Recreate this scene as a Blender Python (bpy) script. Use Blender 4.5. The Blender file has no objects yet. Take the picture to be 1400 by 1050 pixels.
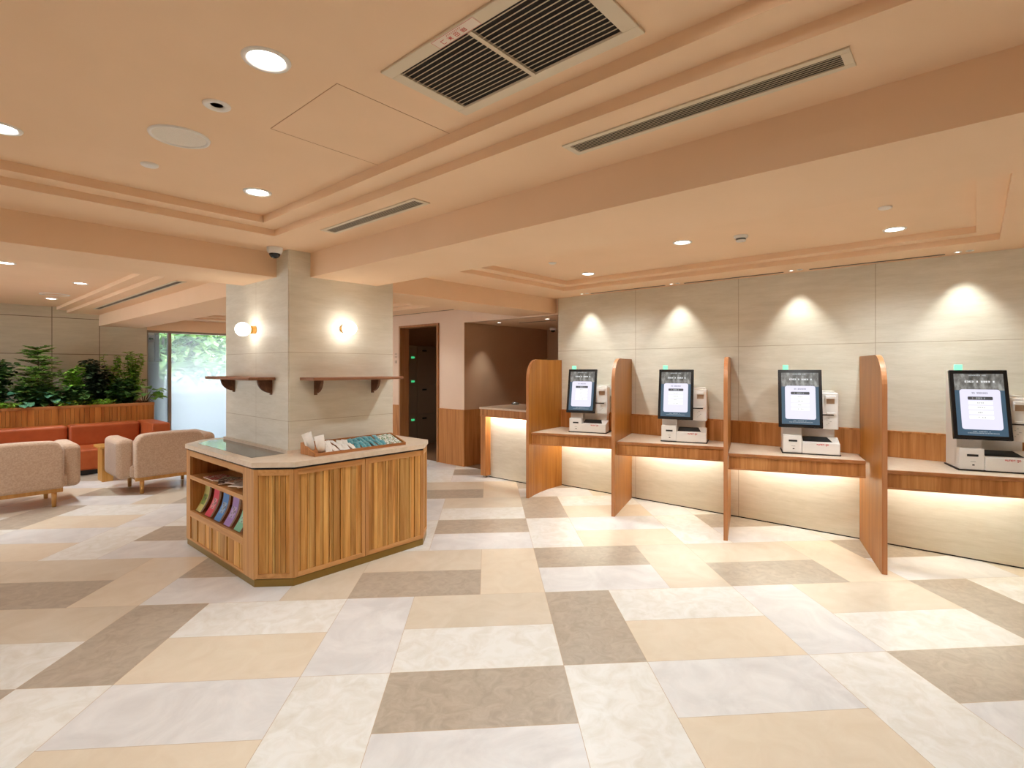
import bpy, bmesh, math, random
from mathutils import Vector, Matrix
random.seed(7)
SC = bpy.context.scene
COL = SC.collection
PI = math.pi

# ------------------------------------------------------------------ materials
def lin(r, g, b):
    f = lambda c: (c / 12.92 if c <= 0.04045 else ((c + 0.055) / 1.055) ** 2.4)
    return (f(r / 255), f(g / 255), f(b / 255), 1)

class NT:
    def __init__(s, name):
        s.m = bpy.data.materials.new(name); s.m.use_nodes = True
        s.t = s.m.node_tree; s.n = s.t.nodes; s.l = s.t.links
        s.b = s.n['Principled BSDF']; s.out = s.n['Material Output']
    def new(s, typ, **kw):
        n = s.n.new(typ)
        for k, v in kw.items(): setattr(n, k, v)
        return n
    def link(s, a, b): s.l.new(a, b)
    def val(s, sock, v): s.b.inputs[sock].default_value = v

def plain(name, col, rough=0.5, metal=0.0, spec=0.5):
    k = NT(name); k.val('Base Color', col); k.val('Roughness', rough); k.val('Metallic', metal)
    k.val('Specular IOR Level', spec)
    return k.m

def emis(name, col, strength, base=None):
    k = NT(name); k.val('Base Color', base or col); k.val('Emission Color', col); k.val('Emission Strength', strength)
    return k.m

def ramp(k, stops):
    r = k.new('ShaderNodeValToRGB')
    e = r.color_ramp.elements
    while len(e) > 1: e.remove(e[-1])
    e[0].position, e[0].color = stops[0]
    for p, c in stops[1:]:
        x = e.new(p); x.color = c
    return r

def noise(k, scale, mapping=(1, 1, 1), detail=4, rough=0.55, dist=0.0, rnd=False):
    tc = k.new('ShaderNodeTexCoord'); mp = k.new('ShaderNodeMapping')
    mp.inputs['Scale'].default_value = mapping
    k.link(tc.outputs['Object'], mp.inputs['Vector'])
    src = mp.outputs['Vector']
    if rnd:
        g = k.new('ShaderNodeNewGeometry'); ml = k.new('ShaderNodeMath', operation='MULTIPLY'); ml.inputs[1].default_value = 57.0
        k.link(g.outputs['Random Per Island'], ml.inputs[0])
        ad = k.new('ShaderNodeVectorMath', operation='ADD'); k.link(src, ad.inputs[0]); k.link(ml.outputs[0], ad.inputs[1])
        src = ad.outputs[0]
    nz = k.new('ShaderNodeTexNoise'); nz.inputs['Scale'].default_value = scale
    nz.inputs['Detail'].default_value = detail; nz.inputs['Roughness'].default_value = rough; nz.inputs['Distortion'].default_value = dist
    k.link(src, nz.inputs['Vector'])
    return nz

def mottled(name, c1, c2, scale=4, mapping=(1, 1, 1), rough=0.6, detail=5, lo=0.35, hi=0.65, bump=0.0, bscale=None, spec=0.4, sheen=0):
    k = NT(name); nz = noise(k, scale, mapping, detail)
    r = ramp(k, [(lo, c1), (hi, c2)]); k.link(nz.outputs['Fac'], r.inputs['Fac'])
    k.link(r.outputs['Color'], k.b.inputs['Base Color']); k.val('Roughness', rough); k.val('Specular IOR Level', spec)
    if bump:
        n2 = noise(k, bscale or scale, mapping, 3)
        bp = k.new('ShaderNodeBump'); bp.inputs['Strength'].default_value = bump; bp.inputs['Distance'].default_value = 0.004
        k.link(n2.outputs['Fac'], bp.inputs['Height']); k.link(bp.outputs['Normal'], k.b.inputs['Normal'])
    if sheen: k.val('Sheen Weight', sheen)
    return k.m

def wood(name, dark, mid, light, axis='z', rough=0.42, island=0.0, fine=26):
    k = NT(name)
    mp = {'z': (fine, fine, 1.1), 'x': (1.1, fine, fine), 'y': (fine, 1.1, fine)}[axis]
    nz = noise(k, 1.0, mp, 5, 0.6, 0.6, rnd=True)
    r = ramp(k, [(0.3, dark), (0.5, mid), (0.72, light)]); k.link(nz.outputs['Fac'], r.inputs['Fac'])
    src = r.outputs['Color']
    if island:
        g = k.new('ShaderNodeNewGeometry'); mr = k.new('ShaderNodeMapRange')
        mr.inputs['To Min'].default_value = 1 - island; mr.inputs['To Max'].default_value = 1 + island * 0.7
        k.link(g.outputs['Random Per Island'], mr.inputs['Value'])
        hs = k.new('ShaderNodeHueSaturation'); k.link(mr.outputs[0], hs.inputs['Value']); k.link(src, hs.inputs['Color'])
        src = hs.outputs['Color']
    k.link(src, k.b.inputs['Base Color']); k.val('Roughness', rough); k.val('Specular IOR Level', 0.35)
    return k.m

def stone(name, c1, c2, vj=(), hj=(), vaxis='Y', jc=lin(178, 162, 136), jw=0.0022, mapping=(1.3, 1.3, 9)):
    """Sawn stone cladding: fine horizontal streaks; panel joints at given heights and positions."""
    k = NT(name)
    n1 = noise(k, 2.2, mapping, 6, 0.6, 0.4)
    n2 = noise(k, 9.0, mapping, 4, 0.7)
    mx = k.new('ShaderNodeMath', operation='MULTIPLY_ADD'); mx.inputs[1].default_value = 0.35; k.link(n2.outputs['Fac'], mx.inputs[0]); 
    m2 = k.new('ShaderNodeMath', operation='MULTIPLY'); m2.inputs[1].default_value = 0.65; k.link(n1.outputs['Fac'], m2.inputs[0])
    k.link(m2.outputs[0], mx.inputs[2])
    r = ramp(k, [(0.36, c1), (0.62, c2)]); k.link(mx.outputs[0], r.inputs['Fac'])
    col = r.outputs['Color']
    g = k.new('ShaderNodeNewGeometry'); sp = k.new('ShaderNodeSeparateXYZ'); k.link(g.outputs['Position'], sp.inputs[0])
    prev = None
    for ax, vals in ((vaxis, vj), ('Z', hj)):
        for v in vals:
            a = k.new('ShaderNodeMath', operation='SUBTRACT'); a.inputs[1].default_value = v; k.link(sp.outputs[ax], a.inputs[0])
            b = k.new('ShaderNodeMath', operation='ABSOLUTE'); k.link(a.outputs[0], b.inputs[0])
            c = k.new('ShaderNodeMath', operation='LESS_THAN'); c.inputs[1].default_value = jw; k.link(b.outputs[0], c.inputs[0])
            if prev is None: prev = c.outputs[0]
            else:
                d = k.new('ShaderNodeMath', operation='MAXIMUM'); k.link(prev, d.inputs[0]); k.link(c.outputs[0], d.inputs[1]); prev = d.outputs[0]
    if prev is not None:
        mc = k.new('ShaderNodeMix', data_type='RGBA'); k.link(prev, mc.inputs['Factor']); k.link(col, mc.inputs['A']); mc.inputs['B'].default_value = jc
        col = mc.outputs['Result']
    k.link(col, k.b.inputs['Base Color']); k.val('Roughness', 0.55); k.val('Specular IOR Level', 0.3)
    bp = k.new('ShaderNodeBump'); bp.inputs['Strength'].default_value = 0.25; bp.inputs['Distance'].default_value = 0.004
    k.link(n2.outputs['Fac'], bp.inputs['Height']); k.link(bp.outputs['Normal'], k.b.inputs['Normal'])
    return k.m

W_ = 0.43017
def tile(name, c1, c2, scale, detail=6, lo=0.35, hi=0.65, dist=1.2):
    """Polished floor tile: clouded stone, thin joint round each tile (uv in metres inside the tile)."""
    k = NT(name); nz = noise(k, scale, (1, 1, 1), detail, 0.62, dist, rnd=True)
    r = ramp(k, [(lo, c1), (hi, c2)]); k.link(nz.outputs['Fac'], r.inputs['Fac'])
    uv = k.new('ShaderNodeUVMap'); sp = k.new('ShaderNodeSeparateXYZ'); k.link(uv.outputs[0], sp.inputs[0])
    def edge(sock, L):
        a = k.new('ShaderNodeMath', operation='SUBTRACT'); a.inputs[0].default_value = L; k.link(sock, a.inputs[1])
        m = k.new('ShaderNodeMath', operation='MINIMUM'); k.link(sock, m.inputs[0]); k.link(a.outputs[0], m.inputs[1]); return m.outputs[0]
    m = k.new('ShaderNodeMath', operation='MINIMUM'); k.link(edge(sp.outputs['X'], 2 * W_), m.inputs[0]); k.link(edge(sp.outputs['Y'], W_), m.inputs[1])
    lt = k.new('ShaderNodeMath', operation='LESS_THAN'); lt.inputs[1].default_value = 0.0012; k.link(m.outputs[0], lt.inputs[0])
    mc = k.new('ShaderNodeMix', data_type='RGBA'); k.link(lt.outputs[0], mc.inputs['Factor']); k.link(r.outputs['Color'], mc.inputs['A'])
    mc.inputs['B'].default_value = lin(190, 165, 135)
    k.link(mc.outputs['Result'], k.b.inputs['Base Color']); k.val('Roughness', 0.3); k.val('Specular IOR Level', 0.35)
    return k.m

M = {}
M['peach'] = mottled('peach_paint', lin(239, 206, 171), lin(242, 209, 175), 2.0, rough=0.85, spec=0.15)
M['wallpeach'] = mottled('peach_wall_paint', lin(226, 198, 174), lin(229, 202, 178), 2.0, rough=0.85, spec=0.15)
M['peachshade'] = mottled('shaded_peach_wall_paint', lin(196, 164, 136), lin(200, 168, 140), 2.0, rough=0.85, spec=0.15)  # same peach paint, with the shade of the unlit recess in its colour
M['offwhite'] = plain('off_white_paint', lin(228, 216, 200), 0.8)
SC1, SC2 = lin(215, 208, 189), lin(228, 222, 206)
M['stone_kiosk'] = stone('travertine_kiosk_wall', SC1, SC2, (2.958, 1.802, 0.65, -0.5, 4.07), (1.715,), 'Y')
M['stone_col'] = stone('travertine_column', SC1, SC2, (4.515,), (1.62, 1.095), 'Y', jw=0.0016, jc=lin(182, 166, 140))
M['stone_back'] = stone('limestone_back_wall', lin(198, 184, 158), lin(208, 195, 170), (1.397, 1.998), (2.315, 1.725), 'X', lin(122, 104, 84), 0.0048)
M['stone_desk'] = stone('travertine_desk_front', SC1, SC2)
M['top'] = mottled('beige_quartz', lin(222, 202, 178), lin(230, 212, 190), 30, rough=0.3, detail=3)
M['wood'] = wood('oak_brown', lin(160, 102, 52), lin(188, 126, 70), lin(208, 149, 90), 'z')
M['wood_h'] = wood('oak_brown_horizontal', lin(148, 92, 50), lin(172, 112, 66), lin(190, 132, 82), 'y')
M['wood_hx'] = wood('oak_brown_lengthwise', lin(150, 94, 50), lin(174, 114, 66), lin(190, 132, 82), 'x')
M['part'] = wood('honey_oak', lin(142, 84, 28), lin(162, 102, 38), lin(178, 118, 50), 'z', 0.38, fine=18)
M['edgeband'] = wood('oak_edge_band', lin(172, 112, 68), lin(186, 126, 82), lin(196, 138, 94), 'z', 0.4)
M['slat'] = wood('oak_slats', lin(162, 104, 44), lin(208, 152, 80), lin(234, 188, 114), 'z', 0.45, island=0.26, fine=16)
M['frame'] = wood('oak_frame', lin(180, 124, 70), lin(200, 146, 88), lin(214, 162, 104), 'z', 0.42)
M['frame_h'] = wood('oak_frame_horizontal', lin(180, 124, 70), lin(200, 146, 88), lin(214, 162, 104), 'y', 0.42)
M['walnut'] = wood('walnut', lin(84, 52, 32), lin(106, 68, 44), lin(128, 86, 58), 'x', 0.45)
M['shelf'] = wood('walnut_shelf', lin(126, 84, 58), lin(150, 102, 72), lin(168, 118, 86), 'x', 0.4)
M['brass'] = plain('aged_brass', lin(150, 122, 66), 0.38, 0.9)
M['gold'] = plain('brushed_gold', lin(226, 170, 96), 0.3, 1.0)
M['white'] = mottled('white_plastic', lin(233, 229, 222), lin(236, 232, 226), 3, rough=0.42)
M['ventcol'] = plain('beige_vent_paint', lin(222, 206, 180), 0.5)
M['black'] = plain('black_gloss', (0.006, 0.006, 0.007, 1), 0.25)
M['blackm'] = plain('black_matt', (0.012, 0.011, 0.010, 1), 0.6)
M['darkv'] = plain('dark_duct', (0.022, 0.016, 0.012, 1), 0.9)
M['louvre'] = plain('louvre_metal', lin(206, 188, 160), 0.5)
M['slot'] = plain('slot_grey', lin(74, 68, 58), 0.6)
M['rust'] = mottled('rust_leather', lin(164, 78, 36), lin(176, 88, 44), 6, rough=0.5, bump=0.15, bscale=60, spec=0.35)
M['taupe'] = mottled('taupe_boucle', lin(182, 153, 130), lin(200, 172, 148), 70, rough=0.95, bump=0.5, bscale=120, spec=0.1, sheen=0.2)
M['oakleg'] = wood('pale_oak', lin(176, 124, 62), lin(192, 140, 76), lin(204, 154, 90), 'z')
M['tablewood'] = wood('golden_oak', lin(170, 118, 52), lin(186, 134, 66), lin(198, 148, 80), 'z')
M['red'] = plain('red_print', lin(205, 70, 62), 0.6)
M['paper'] = plain('sticker_white', lin(236, 222, 206), 0.6)
M['soil'] = mottled('dark_soil', lin(40, 30, 22), lin(62, 48, 34), 40, rough=0.95)
M['stem'] = plain('plant_stem', lin(92, 74, 48), 0.8)
M['lamp'] = emis('downlight_diffuser', (1, 0.98, 0.95, 1), 12)
M['globe'] = emis('opal_globe', (1, 0.95, 0.88, 1), 8.5)
M['ledspot'] = emis('spot_lens', (1, 0.93, 0.84, 1), 6)
M['green'] = emis('green_lamp', (0.15, 0.52, 0.31, 1), 1.0)
M['greenled'] = emis('green_indicator', (0.03, 0.32, 0.12, 1), 1.0)
M['alu'] = plain('window_aluminium', lin(150, 140, 128), 0.45, 0.5)
M['spk'] = mottled('speaker_mesh', lin(226, 218, 206), lin(236, 228, 216), 300, rough=0.7)
M['locker'] = plain('locker_steel', lin(150, 128, 104), 0.5)
M['darkfloor'] = mottled('brown_carpet', lin(120, 86, 58), lin(134, 98, 68), 60, rough=0.95)
M['pave'] = mottled('pale_paving', lin(214, 214, 212), lin(230, 230, 228), 3, rough=0.9)
M['extgrey'] = plain('exterior_grey_panel', lin(172, 172, 166), 0.7)
M['extdark'] = plain('exterior_dark_grey', lin(120, 122, 116), 0.7)
M['extwhite'] = plain('exterior_white', lin(222, 228, 234), 0.8)
def leafmat(name, c1, c2, rough=0.5):
    k = NT(name); g = k.new('ShaderNodeNewGeometry'); r = ramp(k, [(0.0, c1), (1.0, c2)])
    k.link(g.outputs['Random Per Island'], r.inputs['Fac']); k.link(r.outputs['Color'], k.b.inputs['Base Color']); k.val('Roughness', rough)
    k.val('Specular IOR Level', 0.3)
    return k.m
M['lf_mid'] = leafmat('leaf_mid_green', lin(82, 126, 46), lin(148, 184, 84))
M['lf_dark'] = leafmat('leaf_dark_green', lin(48, 80, 38), lin(90, 126, 62))
M['lf_black'] = leafmat('leaf_blackish_green', lin(32, 46, 34), lin(70, 90, 58))
M['lf_ivy'] = leafmat('leaf_bright_green', lin(96, 150, 42), lin(168, 206, 82))
M['lf_blue'] = leafmat('leaf_blue_green', lin(60, 108, 82), lin(96, 146, 114))
M['lf_lime'] = leafmat('leaf_lime_green', lin(112, 164, 40), lin(166, 204, 80))
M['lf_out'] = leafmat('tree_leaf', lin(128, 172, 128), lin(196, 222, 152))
M['bark'] = plain('tree_bark', lin(96, 92, 84), 0.9)

T_W = tile('tile_grey_white', lin(212, 209, 206), lin(230, 228, 225), 3.0)
T_C = tile('tile_cream', lin(219, 214, 202), lin(233, 231, 225), 9.0, lo=0.3, hi=0.6)
T_B = tile('tile_beige', lin(209, 195, 173), lin(218, 206, 187), 4.0)
T_Y = tile('tile_yellow_sand', lin(220, 204, 180), lin(226, 212, 190), 6.0)
T_D = tile('tile_taupe', lin(170, 156, 138), lin(188, 175, 157), 12.0)

def glassmat():
    k = NT('clear_glass'); t = k.new('ShaderNodeBsdfTransparent'); gl = k.new('ShaderNodeBsdfGlossy'); gl.inputs['Roughness'].default_value = 0.02
    fr = k.new('ShaderNodeFresnel'); fr.inputs['IOR'].default_value = 1.3
    mx = k.new('ShaderNodeMixShader'); k.link(fr.outputs[0], mx.inputs[0]); k.link(t.outputs[0], mx.inputs[1]); k.link(gl.outputs[0], mx.inputs[2])
    k.link(mx.outputs[0], k.out.inputs['Surface']); return k.m
M['glass'] = glassmat()
def filmmat():
    """White dotted film printed on the lower glass, densest at the bottom."""
    k = NT('frosted_film'); t = k.new('ShaderNodeBsdfTransparent'); tr = k.new('ShaderNodeBsdfTranslucent'); tr.inputs[0].default_value = (0.60, 0.62, 0.645, 1)
    g = k.new('ShaderNodeTexCoord'); sp = k.new('ShaderNodeSeparateXYZ'); k.link(g.outputs['Generated'], sp.inputs[0])
    r = ramp(k, [(0.0, (1, 1, 1, 1)), (0.42, (0.86, 0.86, 0.86, 1)), (0.62, (0.55, 0.55, 0.55, 1)), (0.8, (0.3, 0.3, 0.3, 1)), (1.0, (0.16, 0.16, 0.16, 1))]); k.link(sp.outputs['Z'], r.inputs['Fac'])
    mx = k.new('ShaderNodeMixShader'); k.link(r.outputs['Color'], mx.inputs[0]); k.link(t.outputs[0], mx.inputs[1]); k.link(tr.outputs[0], mx.inputs[2])
    k.link(mx.outputs[0], k.out.inputs['Surface']); return k.m
M['film'] = filmmat()
def inset_mat():
    k = NT('dark_glass'); k.val('Base Color', lin(96, 92, 84)); k.val('Roughness', 0.06); k.val('Specular IOR Level', 0.9); return k.m
M['inset'] = inset_mat()

# ------------------------------------------------------------------ mesh helpers
def box(bm, x0, y0, z0, x1, y1, z1, mi=0):
    v = [bm.verts.new(p) for p in ((x0, y0, z0), (x1, y0, z0), (x1, y1, z0), (x0, y1, z0), (x0, y0, z1), (x1, y0, z1), (x1, y1, z1), (x0, y1, z1))]
    for q in ((0, 3, 2, 1), (4, 5, 6, 7), (0, 1, 5, 4), (1, 2, 6, 5), (2, 3, 7, 6), (3, 0, 4, 7)):
        f = bm.faces.new([v[i] for i in q]); f.material_index = mi
    return v

def prism(bm, pts, z0, z1, mi=0):
    """Vertical prism over a ccw polygon."""
    a = [bm.verts.new((p[0], p[1], z0)) for p in pts]; b = [bm.verts.new((p[0], p[1], z1)) for p in pts]
    n = len(pts)
    for f in ([bm.faces.new(a[::-1]), bm.faces.new(b)] + [bm.faces.new((a[i], a[(i + 1) % n], b[(i + 1) % n], b[i])) for i in range(n)]):
        f.material_index = mi
    return a + b

def quad(bm, pts, mi=0):
    f = bm.faces.new([bm.verts.new(p) for p in pts]); f.material_index = mi; return f

def obox(bm, o, ux, uy, x0, y0, z0, x1, y1, z1, mi=0):
    """Box in a floor frame: origin o, unit axes ux, uy in plan."""
    v = box(bm, x0, y0, z0, x1, y1, z1, mi)
    for w in v:
        x, y = w.co.x, w.co.y
        w.co.x = o[0] + ux[0] * x + uy[0] * y; w.co.y = o[1] + ux[1] * x + uy[1] * y
    return v

def tube(bm, p0, p1, r0, r1=None, n=12, cap=True, mi=0):
    r1 = r0 if r1 is None else r1
    p0, p1 = Vector(p0), Vector(p1); d = (p1 - p0).normalized()
    q = d.to_track_quat('Z', 'Y')
    A = [bm.verts.new(p0 + q @ Vector((r0 * math.cos(2 * PI * i / n), r0 * math.sin(2 * PI * i / n), 0))) for i in range(n)]
    B = [bm.verts.new(p1 + q @ Vector((r1 * math.cos(2 * PI * i / n), r1 * math.sin(2 * PI * i / n), 0))) for i in range(n)]
    for i in range(n):
        f = bm.faces.new((A[i], A[(i + 1) % n], B[(i + 1) % n], B[i])); f.smooth = True; f.material_index = mi
    if cap:
        for f in (bm.faces.new(A[::-1]), bm.faces.new(B)): f.material_index = mi

def lathe(bm, prof, n=32, mi=0, c=(0, 0, 0)):
    """Revolve (r, z) pairs about z through c."""
    rings = []
    for r, z in prof:
        if r < 1e-6: rings.append([bm.verts.new((c[0], c[1], c[2] + z))])
        else: rings.append([bm.verts.new((c[0] + r * math.cos(2 * PI * i / n), c[1] + r * math.sin(2 * PI * i / n), c[2] + z)) for i in range(n)])
    for a, b in zip(rings, rings[1:]):
        for i in range(n):
            j = (i + 1) % n
            if len(a) == 1 and len(b) == 1: continue
            if len(a) == 1: f = bm.faces.new((a[0], b[j], b[i]))
            elif len(b) == 1: f = bm.faces.new((a[i], a[j], b[0]))
            else: f = bm.faces.new((a[i], a[j], b[j], b[i]))
            f.smooth = True; f.material_index = mi

def ball(bm, c, r, n=24, m=14):
    lathe(bm, [(r * math.sin(PI * i / m), -r * math.cos(PI * i / m)) for i in range(m + 1)], n, c=c)

def obj(name, bm, mats, parent=None, bevel=0.0, seg=2, smooth=False, norm=True):
    if norm: bmesh.ops.recalc_face_normals(bm, faces=bm.faces[:])
    me = bpy.data.meshes.new(name); bm.to_mesh(me); bm.free()
    for m in (mats if isinstance(mats, (list, tuple)) else [mats]): me.materials.append(m)
    o = bpy.data.objects.new(name, me); COL.objects.link(o)
    if parent is not None: o.parent = parent
    if bevel:
        b = o.modifiers.new('Bevel', 'BEVEL'); b.width = bevel; b.segments = seg; b.limit_method = 'ANGLE'; b.angle_limit = 0.6
        if seg > 2:
            for p in me.polygons: p.use_smooth = True
            b.harden_normals = True
    if smooth:
        for p in me.polygons: p.use_smooth = True
    return o

def NB(): return bmesh.new()
def boxes(*bs):
    bm = NB()
    for b in bs: box(bm, *b)
    return bm

def tag(o, label, cat, group=None, kind=None):
    o['label'] = label; o['category'] = cat
    if group: o['group'] = group
    if kind: o['kind'] = kind
    return o

def thing(name, label, cat, loc=(0, 0, 0), rz=0.0, group=None):
    o = bpy.data.objects.new(name, None); COL.objects.link(o); o.empty_display_size = 0.1
    o.location = loc; o.rotation_euler = (0, 0, rz)
    return tag(o, label, cat, group)

def struct(name, bm, m, parent=None, bevel=0.0):
    o = obj(name, bm, m, parent, bevel)
    if parent is None: o['kind'] = 'structure'
    return o

def dup(root, loc, rz=0.0, label=None):
    r = root.copy(); COL.objects.link(r); r.location = loc; r.rotation_euler = (0, 0, rz)
    if label: r['label'] = label
    for ch in list(root.children):
        c = ch.copy(); COL.objects.link(c); c.parent = r
        for g in list(ch.children):
            d = g.copy(); COL.objects.link(d); d.parent = c
    return r

# ------------------------------------------------------------------ floor
A45 = -PI / 4
UA = Vector((math.cos(A45), math.sin(A45))); UB = Vector((-math.sin(A45), math.cos(A45)))
O0 = Vector((2.12036, 1.57342))
def clip(poly, x0, y0, x1, y1):
    def cut(p, ins, inter):
        out = []
        for i in range(len(p)):
            a, b = p[i], p[(i + 1) % len(p)]
            if ins(a):
                out.append(a)
                if not ins(b): out.append(inter(a, b))
            elif ins(b): out.append(inter(a, b))
        return out
    def ix(v): return lambda a, b: a + (b - a) * ((v - a.x) / (b.x - a.x))
    def iy(v): return lambda a, b: a + (b - a) * ((v - a.y) / (b.y - a.y))
    for ins, it in ((lambda q: q.x >= x0, ix(x0)), (lambda q: q.x <= x1, ix(x1)), (lambda q: q.y >= y0, iy(y0)), (lambda q: q.y <= y1, iy(y1))):
        if not poly: break
        poly = cut(poly, ins, it)
    return poly

def build_floor():
    bm = NB(); uvl = bm.loops.layers.uv.new('UVMap')
    V = {0: {0: 4, 3: 0}, 1: {2: 2, 5: 3}, 2: {0: 1, 3: 1}}
    P = {0: {1: (1, 3), 4: (2, 1)}, 1: {0: (4, 0), 3: (2, 4)}, 2: {1: (0, 3), 4: (4, 0)}}   # (far, near)
    def put(a0, b0, a1, b1, mi, vert):
        poly = [O0 + UA * (a * W_) + UB * (b * W_) for a, b in ((a0, b0), (a1, b0), (a1, b1), (a0, b1))]
        poly = clip(poly, -3.6, -3.6, 5.42, 11.32)
        if len(poly) < 3: return
        f = bm.faces.new([bm.verts.new((p.x, p.y, 0)) for p in poly]); f.material_index = mi
        for lp, p in zip(f.loops, poly):
            d = p - O0; s = d.dot(UA) - a0 * W_; t = d.dot(UB) - b0 * W_
            lp[uvl].uv = (t, s) if vert else (s, t)
    for r in range(-14, 24):
        k = r % 3; b = 2 * r
        for blk in range(-6, 7):
            for a, mi in V[k].items(): put(6 * blk + a, b, 6 * blk + a + 1, b + 2, mi, True)
            for a, (u, l) in P[k].items():
                put(6 * blk + a, b + 1, 6 * blk + a + 2, b + 2, u, False); put(6 * blk + a, b, 6 * blk + a + 2, b + 1, l, False)
    o = obj('floor', bm, [T_W, T_C, T_B, T_Y, T_D]); o['kind'] = 'structure'
build_floor()

# ------------------------------------------------------------------ ceiling, beams
ZC, ZL, ZT = 2.395, 2.438, 2.484
def bay(name, x0, y0, x1, y1, ox0, oy0, ox1, oy1, w=0.125):
    bm = NB()
    R = lambda a, b, c, d, z: [bm.verts.new(p) for p in ((a, b, z), (c, b, z), (c, d, z), (a, d, z))]
    L = [R(x0, y0, x1, y1, ZC), R(ox0, oy0, ox1, oy1, ZC), R(ox0, oy0, ox1, oy1, ZL), R(ox0 + w, oy0 + w, ox1 - w, oy1 - w, ZL), R(ox0 + w, oy0 + w, ox1 - w, oy1 - w, ZT)]
    for a, b in zip(L, L[1:]):
        for i in range(4): bm.faces.new((a[i], a[(i + 1) % 4], b[(i + 1) % 4], b[i]))
    bm.faces.new(L[-1])
    return struct(name, bm, M['peach'])
bay('ceiling', -0.5, -0.65, 1.99, 4.135, -0.09, -0.13, 1.577, 3.612)
bay('ceiling', 2.585, -0.65, 5.37, 4.135, 3.05, -0.13, 4.905, 3.635)
bay('ceiling', -0.5, 4.78, 1.99, 11.395, -0.09, 5.3, 1.577, 11.39)
bay('ceiling', 2.585, 4.78, 5.41, 11.32, 3.2, 5.3, 4.885, 10.85)
struct('ceiling', boxes((-3.6, -3.6, ZC, -1.1, 11.3, 2.5), (-1.1, -3.6, ZC, 5.5, -1.3, 2.5)), M['peach'])
struct('ceiling', boxes((-3.7, -3.7, 2.62, 8.6, 11.5, 2.7)), M['peach'])  # unseen roof slab, added to block the sky light
struct('ceiling_beam', boxes((1.99, -1.3, 2.207, 2.585, 11.3, 2.62)), M['peach'])
struct('ceiling_beam', boxes((-1.1, 4.135, 2.207, 5.4, 4.78, 2.62)), M['peach'])
struct('ceiling_beam', boxes((-1.1, -1.3, 2.207, -0.5, 11.3, 2.62)), M['peach'])
struct('ceiling_beam', boxes((-1.1, -1.3, 2.207, 5.4, -0.65, 2.62)), M['peach'])

# ------------------------------------------------------------------ walls
struct('wall_right', boxes((5.365, -3.6, 0.012, 5.5, 4.073, 2.62)), M['stone_kiosk'])
struct('shadow_gap_right', boxes((5.372, -3.6, 0.0, 5.5, 4.07, 0.012)), M['blackm'])  # black strip painted as the shadow gap under the wall
struct('trim_1', boxes((5.340, -0.9, 0.75, 5.366, 4.04, 0.968), (5.335, -0.9, 0.958, 5.366, 4.04, 0.972)), M['wood'])
struct('wall_left', boxes((-3.7, -3.6, 0, -3.6, 5.4, 2.62), (-3.7, 5.4, 2.2, -3.6, 11.4, 2.62)), M['offwhite'])
w2 = bpy.data.objects.new('added_window', None); COL.objects.link(w2); w2.location = (-3.65, 5.4, 0); w2['kind'] = 'structure'  # unseen window, added to bring more daylight into the lounge
obj('window_frame', boxes((-0.04, 0, 2.14, 0.04, 5.85, 2.2), (-0.04, 0, 0, 0.04, 5.85, 0.05)), M['alu'], w2)
for y_ in (0, 1.44, 2.9, 4.35, 5.8): obj('mullion', boxes((-0.04, y_, 0.05, 0.04, y_ + 0.05, 2.14)), M['alu'], w2)
obj('glass_pane', boxes((-0.003, 0.05, 0.05, 0.003, 5.8, 2.14)), M['glass'], w2)
struct('wall_front', boxes((-3.6, -3.7, 0, 5.5, -3.6, 2.62)), M['offwhite'])
struct('wall_back', boxes((-3.6, 11.25, 0, 2.665, 11.4, 2.62)), M['stone_back'])
struct('wall_back', boxes((2.665, 11.3, 2.18, 5.6, 11.4, 2.62)), M['peach'])
# doorway wall, recess and dark locker room
struct('wall_door', boxes((5.405, 5.8905, 0, 5.52, 6.474, 2.62), (5.405, 7.512, 0, 5.52, 11.4, 2.62), (5.405, 6.474, 2.214, 5.52, 7.512, 2.62), (5.405, 4.07, 2.19, 5.52, 5.89, 2.62)), M['wallpeach'])
for b in ((5.4065, 5.889, 0, 7.55, 6.0, 2.62), (7.43, 4.07, 0, 7.55, 5.895, 2.62), (5.5, 3.95, 0, 7.55, 4.07, 2.62)): struct('wall_recess', boxes(b), M['peachshade'])
struct('ceiling', boxes((5.52, 4.07, 2.19, 7.43, 5.895, 2.25)), M['peach'])
struct('floor', boxes((5.42, 4.07, -0.05, 7.43, 5.895, 0.0)), M['darkfloor'])
struct('trim_2', boxes((5.39, 5.878, 0, 5.406, 6.475, 0.852), (5.386, 5.876, 0.852, 5.406, 6.475, 0.862), (5.406, 5.878, 0, 7.43, 5.896, 0.852), (5.406, 5.876, 0.852, 7.43, 5.896, 0.862)), M['wood'])
struct('trim_3', boxes((5.39, 7.513, 0, 5.406, 11.3, 0.852), (5.386, 7.513, 0.852, 5.406, 11.3, 0.862)), M['wood'])
struct('wall_locker', boxes((5.52, 8.63, 0, 8.4, 8.7, 2.6)), M['peachshade'])
struct('wall_locker', boxes((8.3, 6.06, 0, 8.4, 8.62, 2.6)), M['peachshade'])
struct('wall_locker', boxes((5.525, 6.001, 0, 8.4, 6.06, 2.6)), M['peachshade'])
struct('ceiling', boxes((5.52, 6.0, 2.4, 8.4, 8.7, 2.46)), M['peach'])
struct('floor', boxes((5.42, 6.0, -0.05, 8.4, 8.7, 0.0)), M['darkfloor'])
struct('door_1', boxes((5.375, 6.473, 0, 5.56, 6.513, 2.215), (5.375, 7.473, 0, 5.56, 7.513, 2.215), (5.375, 6.513, 2.18, 5.56, 7.473, 2.215)), wood('door_frame_wood', lin(146, 96, 56), lin(164, 112, 68), lin(178, 124, 78), 'z'), bevel=0.003)

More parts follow.
